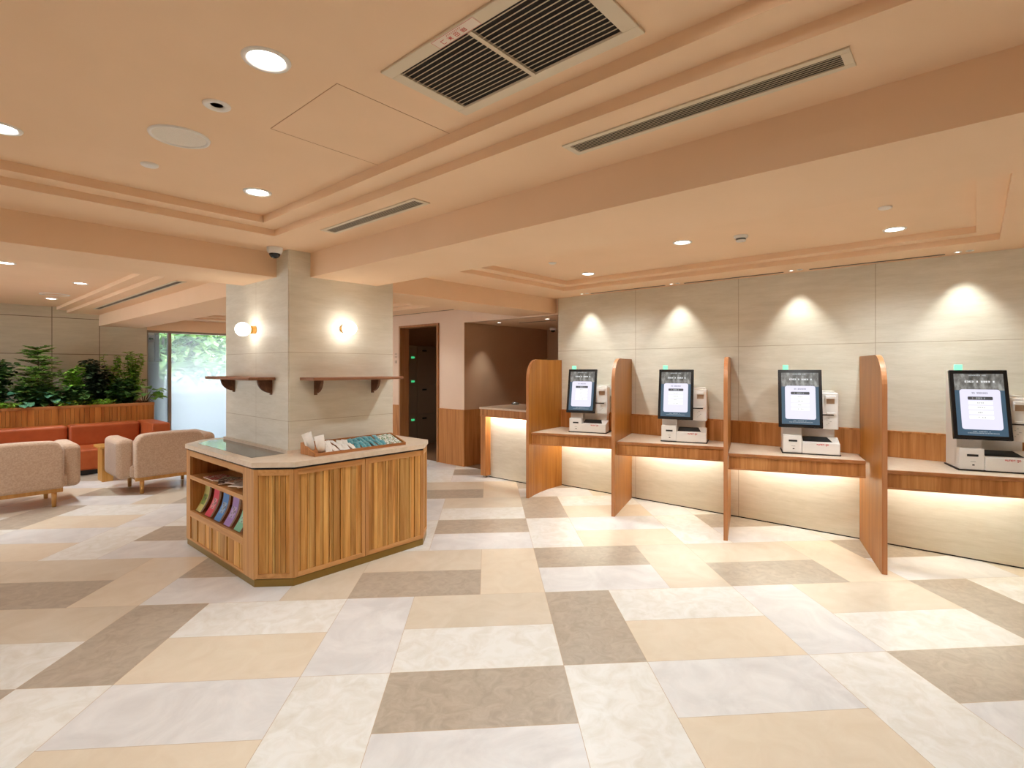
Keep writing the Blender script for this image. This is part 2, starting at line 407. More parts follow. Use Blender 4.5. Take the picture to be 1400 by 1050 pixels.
# column with a narrow open mitre at its near corner
bm = NB()
prism(bm, [(1.828, 3.93), (2.749, 3.93), (2.749, 5.161), (1.82, 5.161), (1.82, 3.938), (1.828, 3.938)], 0, 2.4)
struct('column', bm, M['stone_col'])

# ------------------------------------------------------------------ window and the outside
win = bpy.data.objects.new('window_1', None); COL.objects.link(win); win.location = (2.665, 11.3, 0); win['kind'] = 'structure'
obj('window_frame', boxes((0, 0.0, 2.14, 2.74, 0.08, 2.18), (0, 0, 0, 0.03, 0.08, 2.14), (0, 0, 0, 2.74, 0.08, 0.03)), M['alu'], win, 0.003)
obj('mullion', boxes((0.338, -0.01, 0.03, 0.388, 0.08, 2.14)), M['alu'], win, 0.003)
obj('glass_pane', boxes((0.03, 0.036, 0.03, 0.338, 0.042, 2.14)), M['glass'], win)
obj('glass_pane', boxes((0.388, 0.036, 0.03, 2.74, 0.042, 2.14)), M['glass'], win)
obj('frosted_film', boxes((0.03, 0.030, 0.03, 0.338, 0.031, 2.1)), M['film'], win)
obj('frosted_film', boxes((0.388, 0.030, 0.03, 2.74, 0.031, 2.1)), M['film'], win)
sg = thing('reflected_sign', 'small pale sign with a green arrow, a reflection built behind the glass', 'sign', (2.77, 11.45, 1.98))  # panel stands in for a sign reflected in the glass
obj('panel', boxes((-0.06, 0, 0, 0.065, 0.01, 0.125)), M['extwhite'], sg)
bm = NB(); prism(bm, [(-0.035, 0), (-0.005, 0.03), (-0.005, 0.012), (0.04, 0.012), (0.04, -0.012), (-0.005, -0.012), (-0.005, -0.03)], 0, 0.002)
o = obj('arrow', bm, M['lf_blue'], sg); o.rotation_euler = (PI / 2, 0, 0); o.location = (0, -0.0005, 0.055)
struct('exterior_pillar', boxes((2.0, 11.6, 0, 2.86, 11.9, 2.7)), M['extgrey'])
struct('exterior_pillar_side', boxes((2.875, 11.62, 1.45, 2.945, 11.7, 2.7), (2.875, 11.62, 0, 2.945, 11.7, 1.45)), M['extdark'])  # darker side of the pillar, its shade put into the grey
struct('exterior_ground', boxes((-40, 11.42, -0.25, 60, 60, -0.05), (-40, -10, -0.25, -3.75, 11.42, -0.05)), M['pave'])
struct('exterior_canopy', boxes((2.6, 11.45, 2.28, 12, 13.6, 2.5)), M['extwhite'])
struct('exterior_wall', boxes((0, 44, -0.1, 60, 45, 1.1)), M['extwhite'])

def leafs(bm, c, n, size, spread, up=0.3, mi=0):
    for _ in range(n):
        p = Vector(c) + Vector((random.gauss(0, spread[0]), random.gauss(0, spread[1]), random.gauss(0, spread[2])))
        d = Vector((random.uniform(-1, 1), random.uniform(-1, 1), random.uniform(-0.4, 0.6) + up)).normalized()
        leaf(bm, p, d, size * random.uniform(0.7, 1.3), 0.5, mi)

def leaf(bm, p, d, L, wr=0.5, mi=0, fold=0.25, droop=0.25):
    """One folded leaf blade from p along d."""
    s = d.cross(Vector((random.uniform(-0.3, 0.3), random.uniform(-0.3, 0.3), 1)))
    s = s.normalized() if s.length > 1e-4 else Vector((1, 0, 0))
    n = s.cross(d).normalized(); W = L * wr * 0.5
    a = bm.verts.new(p); m1 = bm.verts.new(p + d * L * 0.45 - n * 0.02 * L); t = bm.verts.new(p + d * L - n * L * droop * 0.6)
    l1 = bm.verts.new(p + d * L * 0.35 + s * W + n * W * fold); r1 = bm.verts.new(p + d * L * 0.35 - s * W + n * W * fold)
    l2 = bm.verts.new(p + d * L * 0.7 + s * W * 0.75 + n * W * fold * 0.5 - n * L * droop * 0.25); r2 = bm.verts.new(p + d * L * 0.7 - s * W * 0.75 + n * W * fold * 0.5 - n * L * droop * 0.25)
    for q in ((a, m1, l1), (l1, m1, t, l2), (a, r1, m1), (m1, r1, r2, t)):
        f = bm.faces.new(q); f.material_index = mi

def tree(x, y, h, r, label, seed):
    random.seed(seed)
    t = thing('outdoor_tree', label, 'tree', (x, y, -0.06), 0, 'trees outside the window')
    bm = NB(); tube(bm, (0, 0, 0), (0.1, 0, h * 0.45), 0.16, 0.1)
    for k in range(7):
        a = 2 * PI * k / 7
        tube(bm, (0.1, 0, h * random.uniform(0.3, 0.45)), (0.1 + math.cos(a) * r * 0.7, math.sin(a) * r * 0.7, h * random.uniform(0.55, 0.85)), 0.07, 0.02, 8)
    obj('trunk', bm, M['bark'], t)
    bm = NB()
    for k in range(60):
        a = random.uniform(0, 2 * PI); q = math.sqrt(random.random()) * r
        leafs(bm, (math.cos(a) * q, math.sin(a) * q, h * random.uniform(0.34, 1.0) - 0.10 * q), 75, 0.42, (0.5, 0.5, 0.3))
    obj('crown', bm, M['lf_out'], t, norm=False)
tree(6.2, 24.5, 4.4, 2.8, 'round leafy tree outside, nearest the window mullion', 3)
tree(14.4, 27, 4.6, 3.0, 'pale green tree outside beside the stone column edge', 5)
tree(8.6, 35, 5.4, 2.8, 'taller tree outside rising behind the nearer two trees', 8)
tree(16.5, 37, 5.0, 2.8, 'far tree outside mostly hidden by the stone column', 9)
random.seed(11)

# ------------------------------------------------------------------ ceiling fittings
def downlight(x, y, z, label):
    t = thing('ceiling_downlight', label, 'ceiling light', (x, y, z), 0, 'recessed downlights')
    bm = NB(); lathe(bm, [(0.052, 0.004), (0.054, -0.002), (0.060, -0.006), (0.070, -0.005), (0.073, 0.0), (0.073, 0.004)], 36); obj('trim_ring', bm, M['white'], t)
    bm = NB(); lathe(bm, [(0, -0.001), (0.054, -0.001)], 36); obj('diffuser', bm, M['lamp'], t, norm=False)
    return t
def down(x, y, z, power):
    """serves the downlights and one added bare lamp: a wide soft beam"""
    L = bpy.data.lights.new('downlight_or_fill_lamp', 'SPOT'); L.energy = power; L.spot_size = math.radians(146 if x > 3 and y < 4 else 116); L.spot_blend = 0.8; L.color = (0.91, 1.0, 1.04); L.shadow_soft_size = 0.045
    o = bpy.data.objects.new('downlight_or_fill_lamp', L); COL.objects.link(o); o.location = (x, y, z - 0.004)
PW = 34.5
down(0.724, 1.717, ZT, PW)
D0 = downlight(0.724, 1.717, ZT, 'largest round downlight in the ceiling, above the flat access panel')
for x, y, lab in (
    (1.236, 3.046, 'round downlight in the tray ceiling corner nearest the stone column'),
    (0.215, 3.03, 'round downlight cut off at the left edge of the photo'),
    (4.56, 3.068, 'ceiling downlight at the far end of the kiosk bay, above the leftmost kiosk'),
    (3.90, 1.74, 'ceiling downlight in the middle of the kiosk bay, beside the smoke detector'),
    (4.51, 0.433, 'ceiling downlight at the right end of the kiosk bay, below the small round plate'),
    (0.533, 6.884, 'nearest downlight over the lounge, cut off at the left edge'),
    (1.227, 7.887, 'middle downlight over the lounge armchairs'),
    (1.228, 9.946, 'farthest downlight over the lounge, close to the plant wall'),
    ):
    dup(D0, (x, y, ZT), 0, lab); down(x, y, ZT, PW * (1.6 if x > 3 else 2.1 if y > 5 else 1))
# unseen downlights of the same kind, added as fill light
OFF = 'unseen recessed downlight added for fill light'
for x, y, z in ((1.236, 0.43, ZT), (0.215, 0.43, ZT), (-2.2, 1.7, ZC), (-2.2, 5.0, ZC), (2.4, -2.4, ZC), (0.3, -2.4, ZC), (0.3, 9.0, ZT), (3.4, 6.4, ZT), (4.5, 8.0, ZT), (3.4, 9.6, ZT), (3.35, 0.433, ZT), (3.35, 3.068, ZT), (4.6, 6.3, ZT)):
    dup(D0, (x, y, z), 0, OFF); down(x, y, z, PW * (1.6 if x > 3 and y < 4 else 1))

def disc(name, label, cat, loc, prof, mat, group=None):
    bm = NB(); lathe(bm, prof, 40); o = obj(name, bm, mat); o.location = loc; return tag(o, label, cat, group)
sp = thing('ceiling_speaker', 'large round ceiling speaker with grey mesh, left of the access panel', 'speaker', (0.724, 2.567, ZT))
bm = NB(); lathe(bm, [(0.098, 0.004), (0.098, -0.004), (0.104, -0.008), (0.110, -0.007), (0.113, 0.0)], 48); obj('trim_ring', bm, M['white'], sp)
bm = NB(); lathe(bm, [(0, -0.006), (0.06, -0.0055), (0.100, -0.003)], 48); obj('grille', bm, M['spk'], sp)
ed = thing('ceiling_spotlight', 'small white ceiling eyeball spotlight with a dark centre', 'ceiling light', (0.728, 2.154, ZT))
bm = NB(); lathe(bm, [(0.020, 0.012), (0.022, -0.002), (0.040, -0.008), (0.046, -0.004), (0.048, 0.002)], 36); obj('trim_ring', bm, M['white'], ed)
bm = NB(); lathe(bm, [(0, 0.0), (0.021, 0.0)], 28); obj('aperture', bm, M['blackm'], ed, norm=False)
PROF = [(0, -0.010), (0.03, -0.010), (0.036, -0.007), (0.037, 0.0)]
disc('sprinkler_plate_ceiling', 'small flat round ceiling plate left of the nearer tray corner', 'ceiling plate', (0.728, 3.027, ZT), PROF, M['white'])
disc('sprinkler_plate_ceiling', 'small flat round ceiling plate over the kiosk bay near its right end', 'ceiling plate', (3.86, 0.418, ZT), PROF, M['white'])
disc('sprinkler_plate_ceiling', 'faint flat round ceiling plate at the far left of the kiosk bay', 'ceiling plate', (3.865, 3.0, ZT), PROF, M['white'])
disc('ceiling_hatch', 'thin round access ring in the lounge ceiling beside the farthest downlight', 'ceiling plate', (1.19, 9.35, ZT), [(0.14, 0.0), (0.142, -0.006), (0.155, -0.006), (0.157, 0.0)], M['white'])
sd = thing('smoke_detector', 'white dome smoke detector on the kiosk bay ceiling', 'smoke detector', (3.99, 1.323, ZT))
bm = NB(); lathe(bm, [(0.05, 0), (0.05, -0.012), (0.04, -0.022)], 32); obj('base', bm, M['white'], sd)
bm = NB(); lathe(bm, [(0.034, -0.02), (0.034, -0.036)], 32); obj('sensor_cage', bm, M['extdark'], sd)
bm = NB(); lathe(bm, [(0.036, -0.034), (0.034, -0.042), (0, -0.044)], 32); obj('cap', bm, M['white'], sd)

def dome(loc, label):
    t = thing('ceiling_security_camera', label, 'security camera', loc, 0)
    bm = NB(); lathe(bm, [(0.055, 0), (0.055, -0.022), (0.046, -0.042), (0.038, -0.046)], 32); obj('housing', bm, M['white'], t)
    bm = NB(); lathe(bm, [(0.039, -0.044), (0.037, -0.058), (0.026, -0.072), (0.012, -0.079), (0, -0.080)], 28); obj('dome', bm, M['black'], t)
    return t
dm = dome((1.728, 3.955, ZC), 'dome security camera on the ceiling beside the stone column')
dup(dm, (7.1, 5.5, 2.19), 0, 'dome security camera in the dark recess behind the reception desk')
disc('ceiling_detector_disc', 'white round detector on the ceiling inside the dark doorway', 'smoke detector', (6.0, 7.66, 2.4), [(0, -0.05), (0.04, -0.045), (0.07, -0.02), (0.075, 0)], M['white'])

# large air return vent with sticker
vt = thing('ceiling_vent', 'large square ceiling air vent with two louvred halves and a red sticker', 'air vent', (1.19, 1.115, ZT))
hx, hy = 0.189, 0.396
def vbox(*a): return a
obj('frame', boxes((-0.192, -0.385, -0.008, -0.147, 0.38, 0.0), (0.147, -0.385, -0.008, 0.192, 0.38, 0.0), (-0.147, -0.385, -0.008, 0.147, -0.335, 0.0), (-0.147, 0.335, -0.008, 0.147, 0.38, 0.0)), M['ventcol'], vt, 0.002)
obj('duct', boxes((-0.147, -0.335, -0.0005, 0.147, 0.335, 0.0)), M['darkv'], vt)
obj('divider', boxes((-0.147, -0.008, -0.010, 0.147, 0.008, -0.001)), M['ventcol'], vt)
for y0, y1 in ((-0.335, -0.008), (0.008, 0.335)):
    bm = NB()
    for k in range(15):
        x = -0.140 + k * 0.02
        box(bm, x - 0.0015, y0, -0.0085, x + 0.0015, y1, -0.0072)
    obj('louvre_panel', bm, M['louvre'], vt)
st = obj('sticker', boxes((-0.188, -0.055, -0.0088, -0.15, 0.125, -0.008)), M['paper'], vt)
bm = NB()
def stroke(bm, x0, y0, x1, y1, z=-0.0093, w=0.0008):
    d = Vector((x1 - x0, y1 - y0)); n = Vector((-d.y, d.x)).normalized() * w
    quad(bm, [(x0 + n.x, y0 + n.y, z), (x1 + n.x, y1 + n.y, z), (x1 - n.x, y1 - n.y, z), (x0 - n.x, y0 - n.y, z)])
for a in ((-0.187, -0.054, -0.151, -0.054), (-0.187, 0.124, -0.151, 0.124), (-0.187, -0.054, -0.187, 0.124), (-0.151, -0.054, -0.151, 0.124)): stroke(bm, *a, w=0.0006)
for k in range(9): stroke(bm, -0.182, 0.005 + k * 0.007, -0.178, 0.008 + k * 0.007, w=0.0012)
for i, cy in enumerate((0.090, 0.062, 0.034, 0.004)):
    cx = -0.166; s = 0.0075
    pat = (((-1, -1, -1, 1), (-1, 1, 1, 1), (1, 1, 1, -0.6)), ((-1, -1, 1, 1), (-1, 1, 1, -1), (0, -1, 0, 1), (-1, 0, 1, 0)),
           ((-1, -1, -1, 1), (1, -1, 1, 1), (-1, 1, 1, 1), (-1, -1, 1, -1), (0, -1, 0, 1), (-1, 0, 1, 0)), ((-1, -1, 1, -1), (-1, 0.2, 1, 0.2), (-1, 1, 1, 1), (0, -1, 0, 1), (-0.7, -1, -0.7, 1), (0.8, -1, 0.8, 1)))[i]
    for a in pat: stroke(bm, cx + a[0] * s, cy + a[1] * s, cx + a[2] * s, cy + a[3] * s, w=0.0011)
obj('red_lettering', bm, M['red'], st, norm=False)

# flush access panel: a hairline frame in the ceiling
obj_ = obj('ceiling_access_panel', boxes((-0.262, -0.262, -0.0012, -0.2603, 0.262, 0.001), (0.2603, -0.262, -0.0012, 0.262, 0.262, 0.001), (-0.262, -0.262, -0.0012, 0.262, -0.2606, 0.001), (-0.262, 0.2606, -0.0012, 0.262, 0.262, 0.001), (-0.259, -0.2595, -0.0006, 0.258, 0.2595, 0.001)), [M['peach']])
obj_.data.materials.append(plain('panel_gap', lin(190, 146, 112), 0.9))
for p in obj_.data.polygons:
    if p.index < 24: p.material_index = 1
obj_.location = (1.204, 1.935, ZT); tag(obj_, 'flush square ceiling access panel outlined by a thin joint', 'access panel')

# linear slot vents
def slotvent(x, y, z, L, w, n, label, frame=M['ventcol']):
    t = thing('ceiling_slot_vent', label, 'air vent', (x, y, z), 0, 'linear slot vents')
    obj('frame', boxes((-w, -L, -0.006, -w + 0.022, L, 0), (w - 0.022, -L, -0.006, w, L, 0), (-w + 0.022, -L, -0.006, w - 0.022, -L + 0.026, 0), (-w + 0.022, L - 0.026, -0.006, w - 0.022, L, 0)), frame, t, 0.0015)
    obj('duct', boxes((-w + 0.022, -L + 0.026, -0.0008, w - 0.022, L - 0.026, 0)), M['darkv'], t)
    bm = NB()
    for k in range(n):
        x_ = -w + 0.022 + (k + 0.5) * (2 * w - 0.044) / n
        box(bm, x_ - 0.0013, -L + 0.026, -0.006, x_ + 0.0013, L - 0.026, -0.0048)
    obj('louvre', bm, M['louvre'], t)
    return t
slotvent(1.742, 0.763, ZC, 0.498, 0.057, 6, 'nearer long slot vent in the ceiling beside the wide beam')
slotvent(1.752, 2.73, ZC, 0.49, 0.055, 6, 'farther slot vent in the ceiling near the stone column')
slotvent(1.762, 8.16, ZC, 1.96, 0.05, 3, 'long dark slot vent in the lounge ceiling')
for y0, y1, lab in ((3.50, 2.55, 'thin slot diffuser above the wall between first and second kiosks'), (2.33, 1.36, 'thin slot diffuser above the wall between second and third kiosks'), (1.14, 0.18, 'thin slot diffuser above the wall between third and rightmost kiosks')):
    o = obj('ceiling_slot_diffuser', boxes((-0.013, y1, -0.003, 0.013, y0, 0.001)), M['slot']); o.location = (5.268, 0, ZC); tag(o, lab, 'air vent', 'thin slot diffusers by the kiosk wall')
o = obj('ceiling_slot_diffuser', boxes((-0.008, 6.05, -0.004, 0.008, 8.6, 0.001)), M['slot']); o.location = (5.33, 0, ZC); tag(o, 'thin slot diffuser above the dark doorway', 'air vent', 'thin slot diffusers by the kiosk wall')
o = obj('ceiling_slot_diffuser', boxes((-0.008, 4.6, -0.004, 0.008, 5.3, 0.001)), M['slot']); o.location = (6.0, 0, 2.19); tag(o, 'thin slot diffuser in the low ceiling over the reception desk', 'air vent', 'thin slot diffusers by the kiosk wall')

# twin wall washers with their spot beams
def lampspot(loc, power, size, blend, tilt=(0, 0, 0), color=(0.97, 1.0, 0.95), r=0.02):
    L = bpy.data.lights.new('spot', 'SPOT'); L.energy = power; L.spot_size = math.radians(size); L.spot_blend = blend; L.color = color; L.shadow_soft_size = r
    o = bpy.data.objects.new('spot_beam', L); COL.objects.link(o); o.location = loc; o.rotation_euler = tilt; return o
for i, (y, lab) in enumerate(((3.57, 'twin wall-wash spot above the leftmost kiosk'), (2.42, 'twin wall-wash spot above the second kiosk from left'), (1.245, 'twin wall-wash spot above the third kiosk from left'), (0.065, 'twin wall-wash spot above the rightmost kiosk'))):
    t = thing('ceiling_spot', lab, 'ceiling light', (5.225, y, ZC), 0, 'wall wash spots')
    for s in (-1, 1):
        bm = NB(); lathe(bm, [(0.014, 0.002), (0.016, -0.004), (0.024, -0.004), (0.026, 0.0)], 24, c=(0, s * 0.036, 0)); obj('ring', bm, M['white'], t)
        bm = NB(); lathe(bm, [(0, -0.001), (0.016, -0.001)], 20, c=(0, s * 0.036, 0)); obj('lens', bm, M['ledspot'] if s > 0 else M['blackm'], t, norm=False)
    lampspot((5.205, y, ZC - 0.012), 15, 76, 0.7)
t = thing('ceiling_spot', 'small spot in the low ceiling over the reception desk', 'ceiling light', (5.76, 5.5, 2.19))
bm = NB(); lathe(bm, [(0.03, 0.002), (0.032, -0.004), (0.044, -0.004), (0.046, 0.0)], 24); obj('ring', bm, M['white'], t)
bm = NB(); lathe(bm, [(0, -0.001), (0.032, -0.001)], 20); obj('lens', bm, M['ledspot'], t, norm=False)
lampspot((5.76, 5.62, 2.17), 16, 70, 0.9)
t = thing('ceiling_spot', 'second small spot in the low ceiling, right above the reception desk', 'ceiling light', (5.77, 4.57, 2.19))
bm = NB(); lathe(bm, [(0.03, 0.002), (0.032, -0.004), (0.044, -0.004), (0.046, 0.0)], 24); obj('ring', bm, M['white'], t)
bm = NB(); lathe(bm, [(0, -0.001), (0.032, -0.001)], 20); obj('lens', bm, M['ledspot'], t, norm=False)

# ------------------------------------------------------------------ column shelves and sconces
def wallshelf(loc, rz, L, depth, br, label):
    """Local x along the wall, y = 0 at the wall, negative y into the room."""
    t = thing('wall_shelf', label, 'shelf', loc, rz, 'shelves on the stone column')
    obj('board', boxes((0, -depth, 0, L, 0, 0.022)), M['shelf'], t, 0.003)
    for x in br:
        bm = NB(); r = 0.105
        pts = [(0, 0), (-r * 1.05, 0)] + [(-r * 1.05 * math.cos(a), -r * math.sin(a)) for a in [PI / 2 * i / 10 for i in range(1, 10)]] + [(-0.012, -r), (-0.012, -r - 0.012), (0, -r - 0.012)]
        A = [bm.verts.new((x - 0.011, p[0], p[1])) for p in pts]; B = [bm.verts.new((x + 0.011, p[0], p[1])) for p in pts]
        bm.faces.new(A); bm.faces.new(B[::-1])
        for i in range(len(pts)): bm.faces.new((A[i], A[(i + 1) % len(pts)], B[(i + 1) % len(pts)], B[i]))
        obj('bracket', bm, M['walnut'], t)
    return t
wallshelf((1.905, 3.93, 1.405), 0, 0.80, 0.22, (0.125, 0.635), 'brown wall shelf on the wider right face of the stone column')
wallshelf((1.82, 5.07, 1.405), -PI / 2, 0.92, 0.20, (0.10, 0.85), 'brown wall shelf on the narrow left face of the stone column')
def sconce(loc, rz, label):
    t = thing('wall_sconce', label, 'wall lamp', loc, rz, 'globe sconces on the stone column')
    bm = NB(); tube(bm, (0, 0, 0), (0, -0.045, 0), 0.032, n=28); obj('base', bm, M['gold'], t, 0.002)
    bm = NB(); ball(bm, (0, -0.098, 0), 0.056); obj('globe', bm, M['globe'], t)
    return t
sc0 = sconce((2.268, 3.93, 1.82), 0, 'glowing globe sconce above the right column shelf')
dup(sc0, (1.82, 4.53, 1.815), -PI / 2, 'glowing globe sconce with visible brass base above the left column shelf')

# ------------------------------------------------------------------ island counter round the column
isl = thing('island_counter', 'wooden island counter with slatted doors and stone top around the column', 'counter', (1.49, 3.55, 0))
IX, IY, CH = 1.49, 1.74, 0.19      # size in x, y; chamfer
def octo(d, x=IX, y=IY, c=CH):
    k = c + d * 0.0
    return [(c - 0.0, -d), (x - c, -d), (x + d, c), (x + d, y - c), (x - c, y + d), (c, y + d), (-d, y - c), (-d, c)]
HX0, HX1, HY0, HY1 = 0.325, 1.264, 0.375, 1.616       # hole for the column
def ringprism(bm, outer, z0, z1):
    """Octagon slab with the column's rectangular hole, as four pieces."""
    o = outer
    prism(bm, [o[0], o[1], (HX1, HY0), (HX0, HY0)], z0, z1); prism(bm, [o[1], o[2], o[3], o[4], (HX1, HY1), (HX1, HY0)], z0, z1)
    prism(bm, [o[4], o[5], (HX0, HY1), (HX1, HY1)], z0, z1); prism(bm, [o[5], o[6], o[7], o[0], (HX0, HY0), (HX0, HY1)], z0, z1)
bm = NB(); ringprism(bm, octo(0.012), 0.818, 0.853); obj('countertop', bm, M['top'], isl)
bm = NB(); ringprism(bm, octo(-0.010), 0.802, 0.818); obj('shadow_gap', bm, M['blackm'], isl)
bm = NB(); v_ = [(HX0 - 0.012, HY0 - 0.012), (HX1 + 0.012, HY0 - 0.012), (HX1 + 0.012, HY1 + 0.012), (HX0 - 0.012, HY1 + 0.012)]; c_ = [(HX0, HY0), (HX1, HY0), (HX1, HY1), (HX0, HY1)]
for i in range(4): prism(bm, [v_[i], v_[(i + 1) % 4], c_[(i + 1) % 4], c_[i]], 0.853, 0.878)
obj('upstand', bm, M['top'], isl)
bm = NB(); ringprism(bm, octo(-0.006), 0.0, 0.05); obj('plinth', bm, M['brass'], isl)
obj('glass_inset', (lambda b: (prism(b, [(0.07, 0.40), (0.325, 0.40), (0.325, 1.615), (0.20, 1.63), (0.07, 1.5)], 0.853, 0.8545), b)[1])(NB()), M['inset'], isl)
# inner carcass blocks (front block, right block, back block, and the shelf niche on the left)
bm = NB()
prism(bm, [(0.205, 0.02), (1.29, 0.02), (1.29, HY0), (0.205, HY0)], 0.05, 0.802)
prism(bm, [(1.29, 0.03), (1.46, 0.2), (1.46, 1.55), (1.3, 1.71), (HX1, 1.71), (HX1, HY0), (1.29, HY0)], 0.05, 0.802)
prism(bm, [(HX0, HY1), (HX1, HY1), (HX1, 1.71), (0.2, 1.71), (0.03, 1.55), (0.03, 1.464), (HX0, 1.464)], 0.05, 0.802)
prism(bm, [(0.03, 0.2), (0.205, 0.025), (0.205, 0.367), (0.03, 0.367)], 0.05, 0.802)
obj('carcass', bm, M['frame'], isl)
NY0, NY1 = 0.367, 1.464
obj('niche_lining', boxes((0.30, NY0, 0.05, 0.322, NY1, 0.79), (0.02, NY0 - 0.002, 0.28, 0.32, NY0 + 0.004, 0.77), (0.02, NY1 - 0.004, 0.28, 0.32, NY1 + 0.002, 0.77)), M['wood'], isl)
obj('shelf', boxes((0.0, NY0, 0.566, 0.31, NY1, 0.60)), M['frame_h'], isl, 0.002)
obj('niche_floor', boxes((0.02, NY0, 0.27, 0.31, NY1, 0.295)), M['wood_h'], isl)
for b in ((0.0, NY1, 0.05, 0.022, IY - CH + 0.005, 0.803), (0.0, CH - 0.005, 0.05, 0.022, NY0, 0.803)): obj('side_stile', boxes(b), M['frame'], isl, 0.002)
for b in ((0.0, NY0, 0.757, 0.03, NY1, 0.803), (0.0, NY0, 0.25, 0.022, NY1, 0.302), (0.0, NY0, 0.05, 0.022, NY1, 0.066)): obj('side_rail', boxes(b), M['frame_h'], isl, 0.002)
bm = NB(); y = NY0 + 0.004
box(bm, 0.018, NY0, 0.06, 0.03, NY1, 0.255)
while y < NY1 - 0.01:
    w = random.choice((0.05, 0.09, 0.13)); y1 = min(y + w, NY1 - 0.004); d = random.choice((0.006, 0.010, 0.014))
    box(bm, d, y + 0.002, 0.066, 0.019, y1 - 0.002, 0.25); y = y1
obj('lower_panel', bm, M['slat'], isl)
def framed(name, p0, p1, z0=0.055, z1=0.803, st=0.03, out=0.0):
    """A framed door of upright slats between plan points p0 -> p1 (outside on the right of p0->p1)."""
    d = Vector((p1[0] - p0[0], p1[1] - p0[1])); L = d.length; u = d.normalized(); n = Vector((-u.y, u.x))   # n points into the cabinet
    def ob(*a):
        b = NB(); obox(b, p0, u, n, *a); return b
    dr = obj(name, ob(0.003, 0.0215, z0 + 0.001, L - 0.003, 0.0235, z1 - 0.001), M['frame'], isl)
    for a, c in ((0.002, st), (L - st, L - 0.002)): obj('stile', ob(a, 0, z0, c, 0.022, z1), M['frame'], dr, 0.0015)
    for a, c in ((z0, z0 + 0.032), (z1 - 0.042, z1)): obj('rail', ob(st, 0, a, L - st, 0.022, c), M['frame_h'] if abs(u.y) > 0.9 else M['wood_hx2'], dr, 0.0015)
    b = NB(); x = st
    while x < L - st - 0.002:
        w = random.choice((0.014, 0.022, 0.034, 0.046)); x1 = min(x + w, L - st); dd = random.choice((0.004, 0.008, 0.012))
        if L - st - x1 < 0.01: x1 = L - st
        obox(b, p0, u, n, x + 0.0012, dd, z0 + 0.032, x1 - 0.0012, 0.021, z1 - 0.042); x = x1
    obj('slats', b, M['slat'], dr)
    return dr
M['wood_hx2'] = wood('oak_frame_lengthwise', lin(180, 124, 70), lin(200, 146, 88), lin(214, 162, 104), 'x', 0.42)
framed('corner_panel', (0.0, CH), (CH, 0.0))
framed('door', (CH, 0), (0.745, 0)); framed('door', (0.745, 0), (IX - CH, 0))
framed('corner_panel', (IX - CH, 0), (IX, CH))
framed('end_panel', (IX, CH), (IX, IY - CH)); framed('corner_panel', (IX, IY - CH), (IX - CH, IY)); framed('back_panel', (IX - CH, IY), (CH, IY)); framed('corner_panel', (CH, IY), (0, IY - CH))

# brochures in the lower niche
def printed(name, base, accent, dark, scale):
    k = NT(name); nz = noise(k, scale, (1, 1, 1), 3); r = ramp(k, [(0.40, base), (0.5, accent), (0.6, base), (0.68, dark)]); r.color_ramp.interpolation = 'CONSTANT'
    k.link(nz.outputs['Fac'], r.inputs['Fac']); k.link(r.outputs['Color'], k.b.inputs['Base Color']); k.val('Roughness', 0.35); return k.m
BRO = [(4.955, 'yellow-green', lin(214, 206, 128), lin(140, 170, 70)), (4.735, 'red and pink', lin(214, 62, 84), lin(226, 150, 150)), (4.535, 'blue', lin(74, 134, 196), lin(150, 180, 206)),
       (4.335, 'purple', lin(160, 126, 186), lin(192, 170, 206)), (4.135, 'mint green', lin(122, 184, 152), lin(176, 212, 188))]
for y, nm, c, c2 in BRO:
    t = thing('brochure', nm + ' brochure standing in the lower niche of the island counter', 'brochure', (1.535, y, 0.295), 0, 'brochures in the island counter')
    bm = NB(); N = 8; w = 0.058
    row = []
    for i in range(N + 1):
        s = i / N; x = -0.005 + 0.075 * s + 0.02 * math.sin(PI * s); z = 0.002 + 0.21 * s
        row.append((x, z))
    for side, dx in ((0, 0.0), (1, 0.014)):
        vs = [[bm.verts.new((x + dx, yy, z)) for yy in (-w, w)] for x, z in row]
        for a, b in zip(vs, vs[1:]):
            f = bm.faces.new((a[0], a[1], b[1], b[0])); f.smooth = True
        if side == 0: front = vs
        else:
            for a, b, c_, d_ in zip(front, front[1:], vs, vs[1:]):
                bm.faces.new((a[0], b[0], d_[0], c_[0])); bm.faces.new((a[1], c_[1], d_[1], b[1]))
            bm.faces.new((front[-1][0], front[-1][1], vs[-1][1], vs[-1][0])); bm.faces.new((front[0][0], vs[0][0], vs[0][1], front[0][1]))
    obj('pages', bm, M['paper'], t)
    bm = NB()
    vs = [[bm.verts.new((x - 0.0012, yy, z)) for yy in (-w, w)] for x, z in row]
    for a, b in zip(vs, vs[1:]): bm.faces.new((a[0], a[1], b[1], b[0])).smooth = True
    obj('cover', bm, plain('cover_' + nm.replace(' ', '_'), c, 0.35), t, norm=False)
    bm = NB(); i0, i1 = 3, 6
    vs = [[bm.verts.new((x - 0.002, yy, z)) for yy in (-w * 0.65, w * 0.65)] for x, z in row[2:6]]
    for a, b in zip(vs, vs[1:]): bm.faces.new((a[0], a[1], b[1], b[0]))
    obj('cover_picture', bm, printed('print_' + nm.replace(' ', '_'), c2, lin(110, 104, 104), lin(60, 56, 60), 45), t, norm=False)
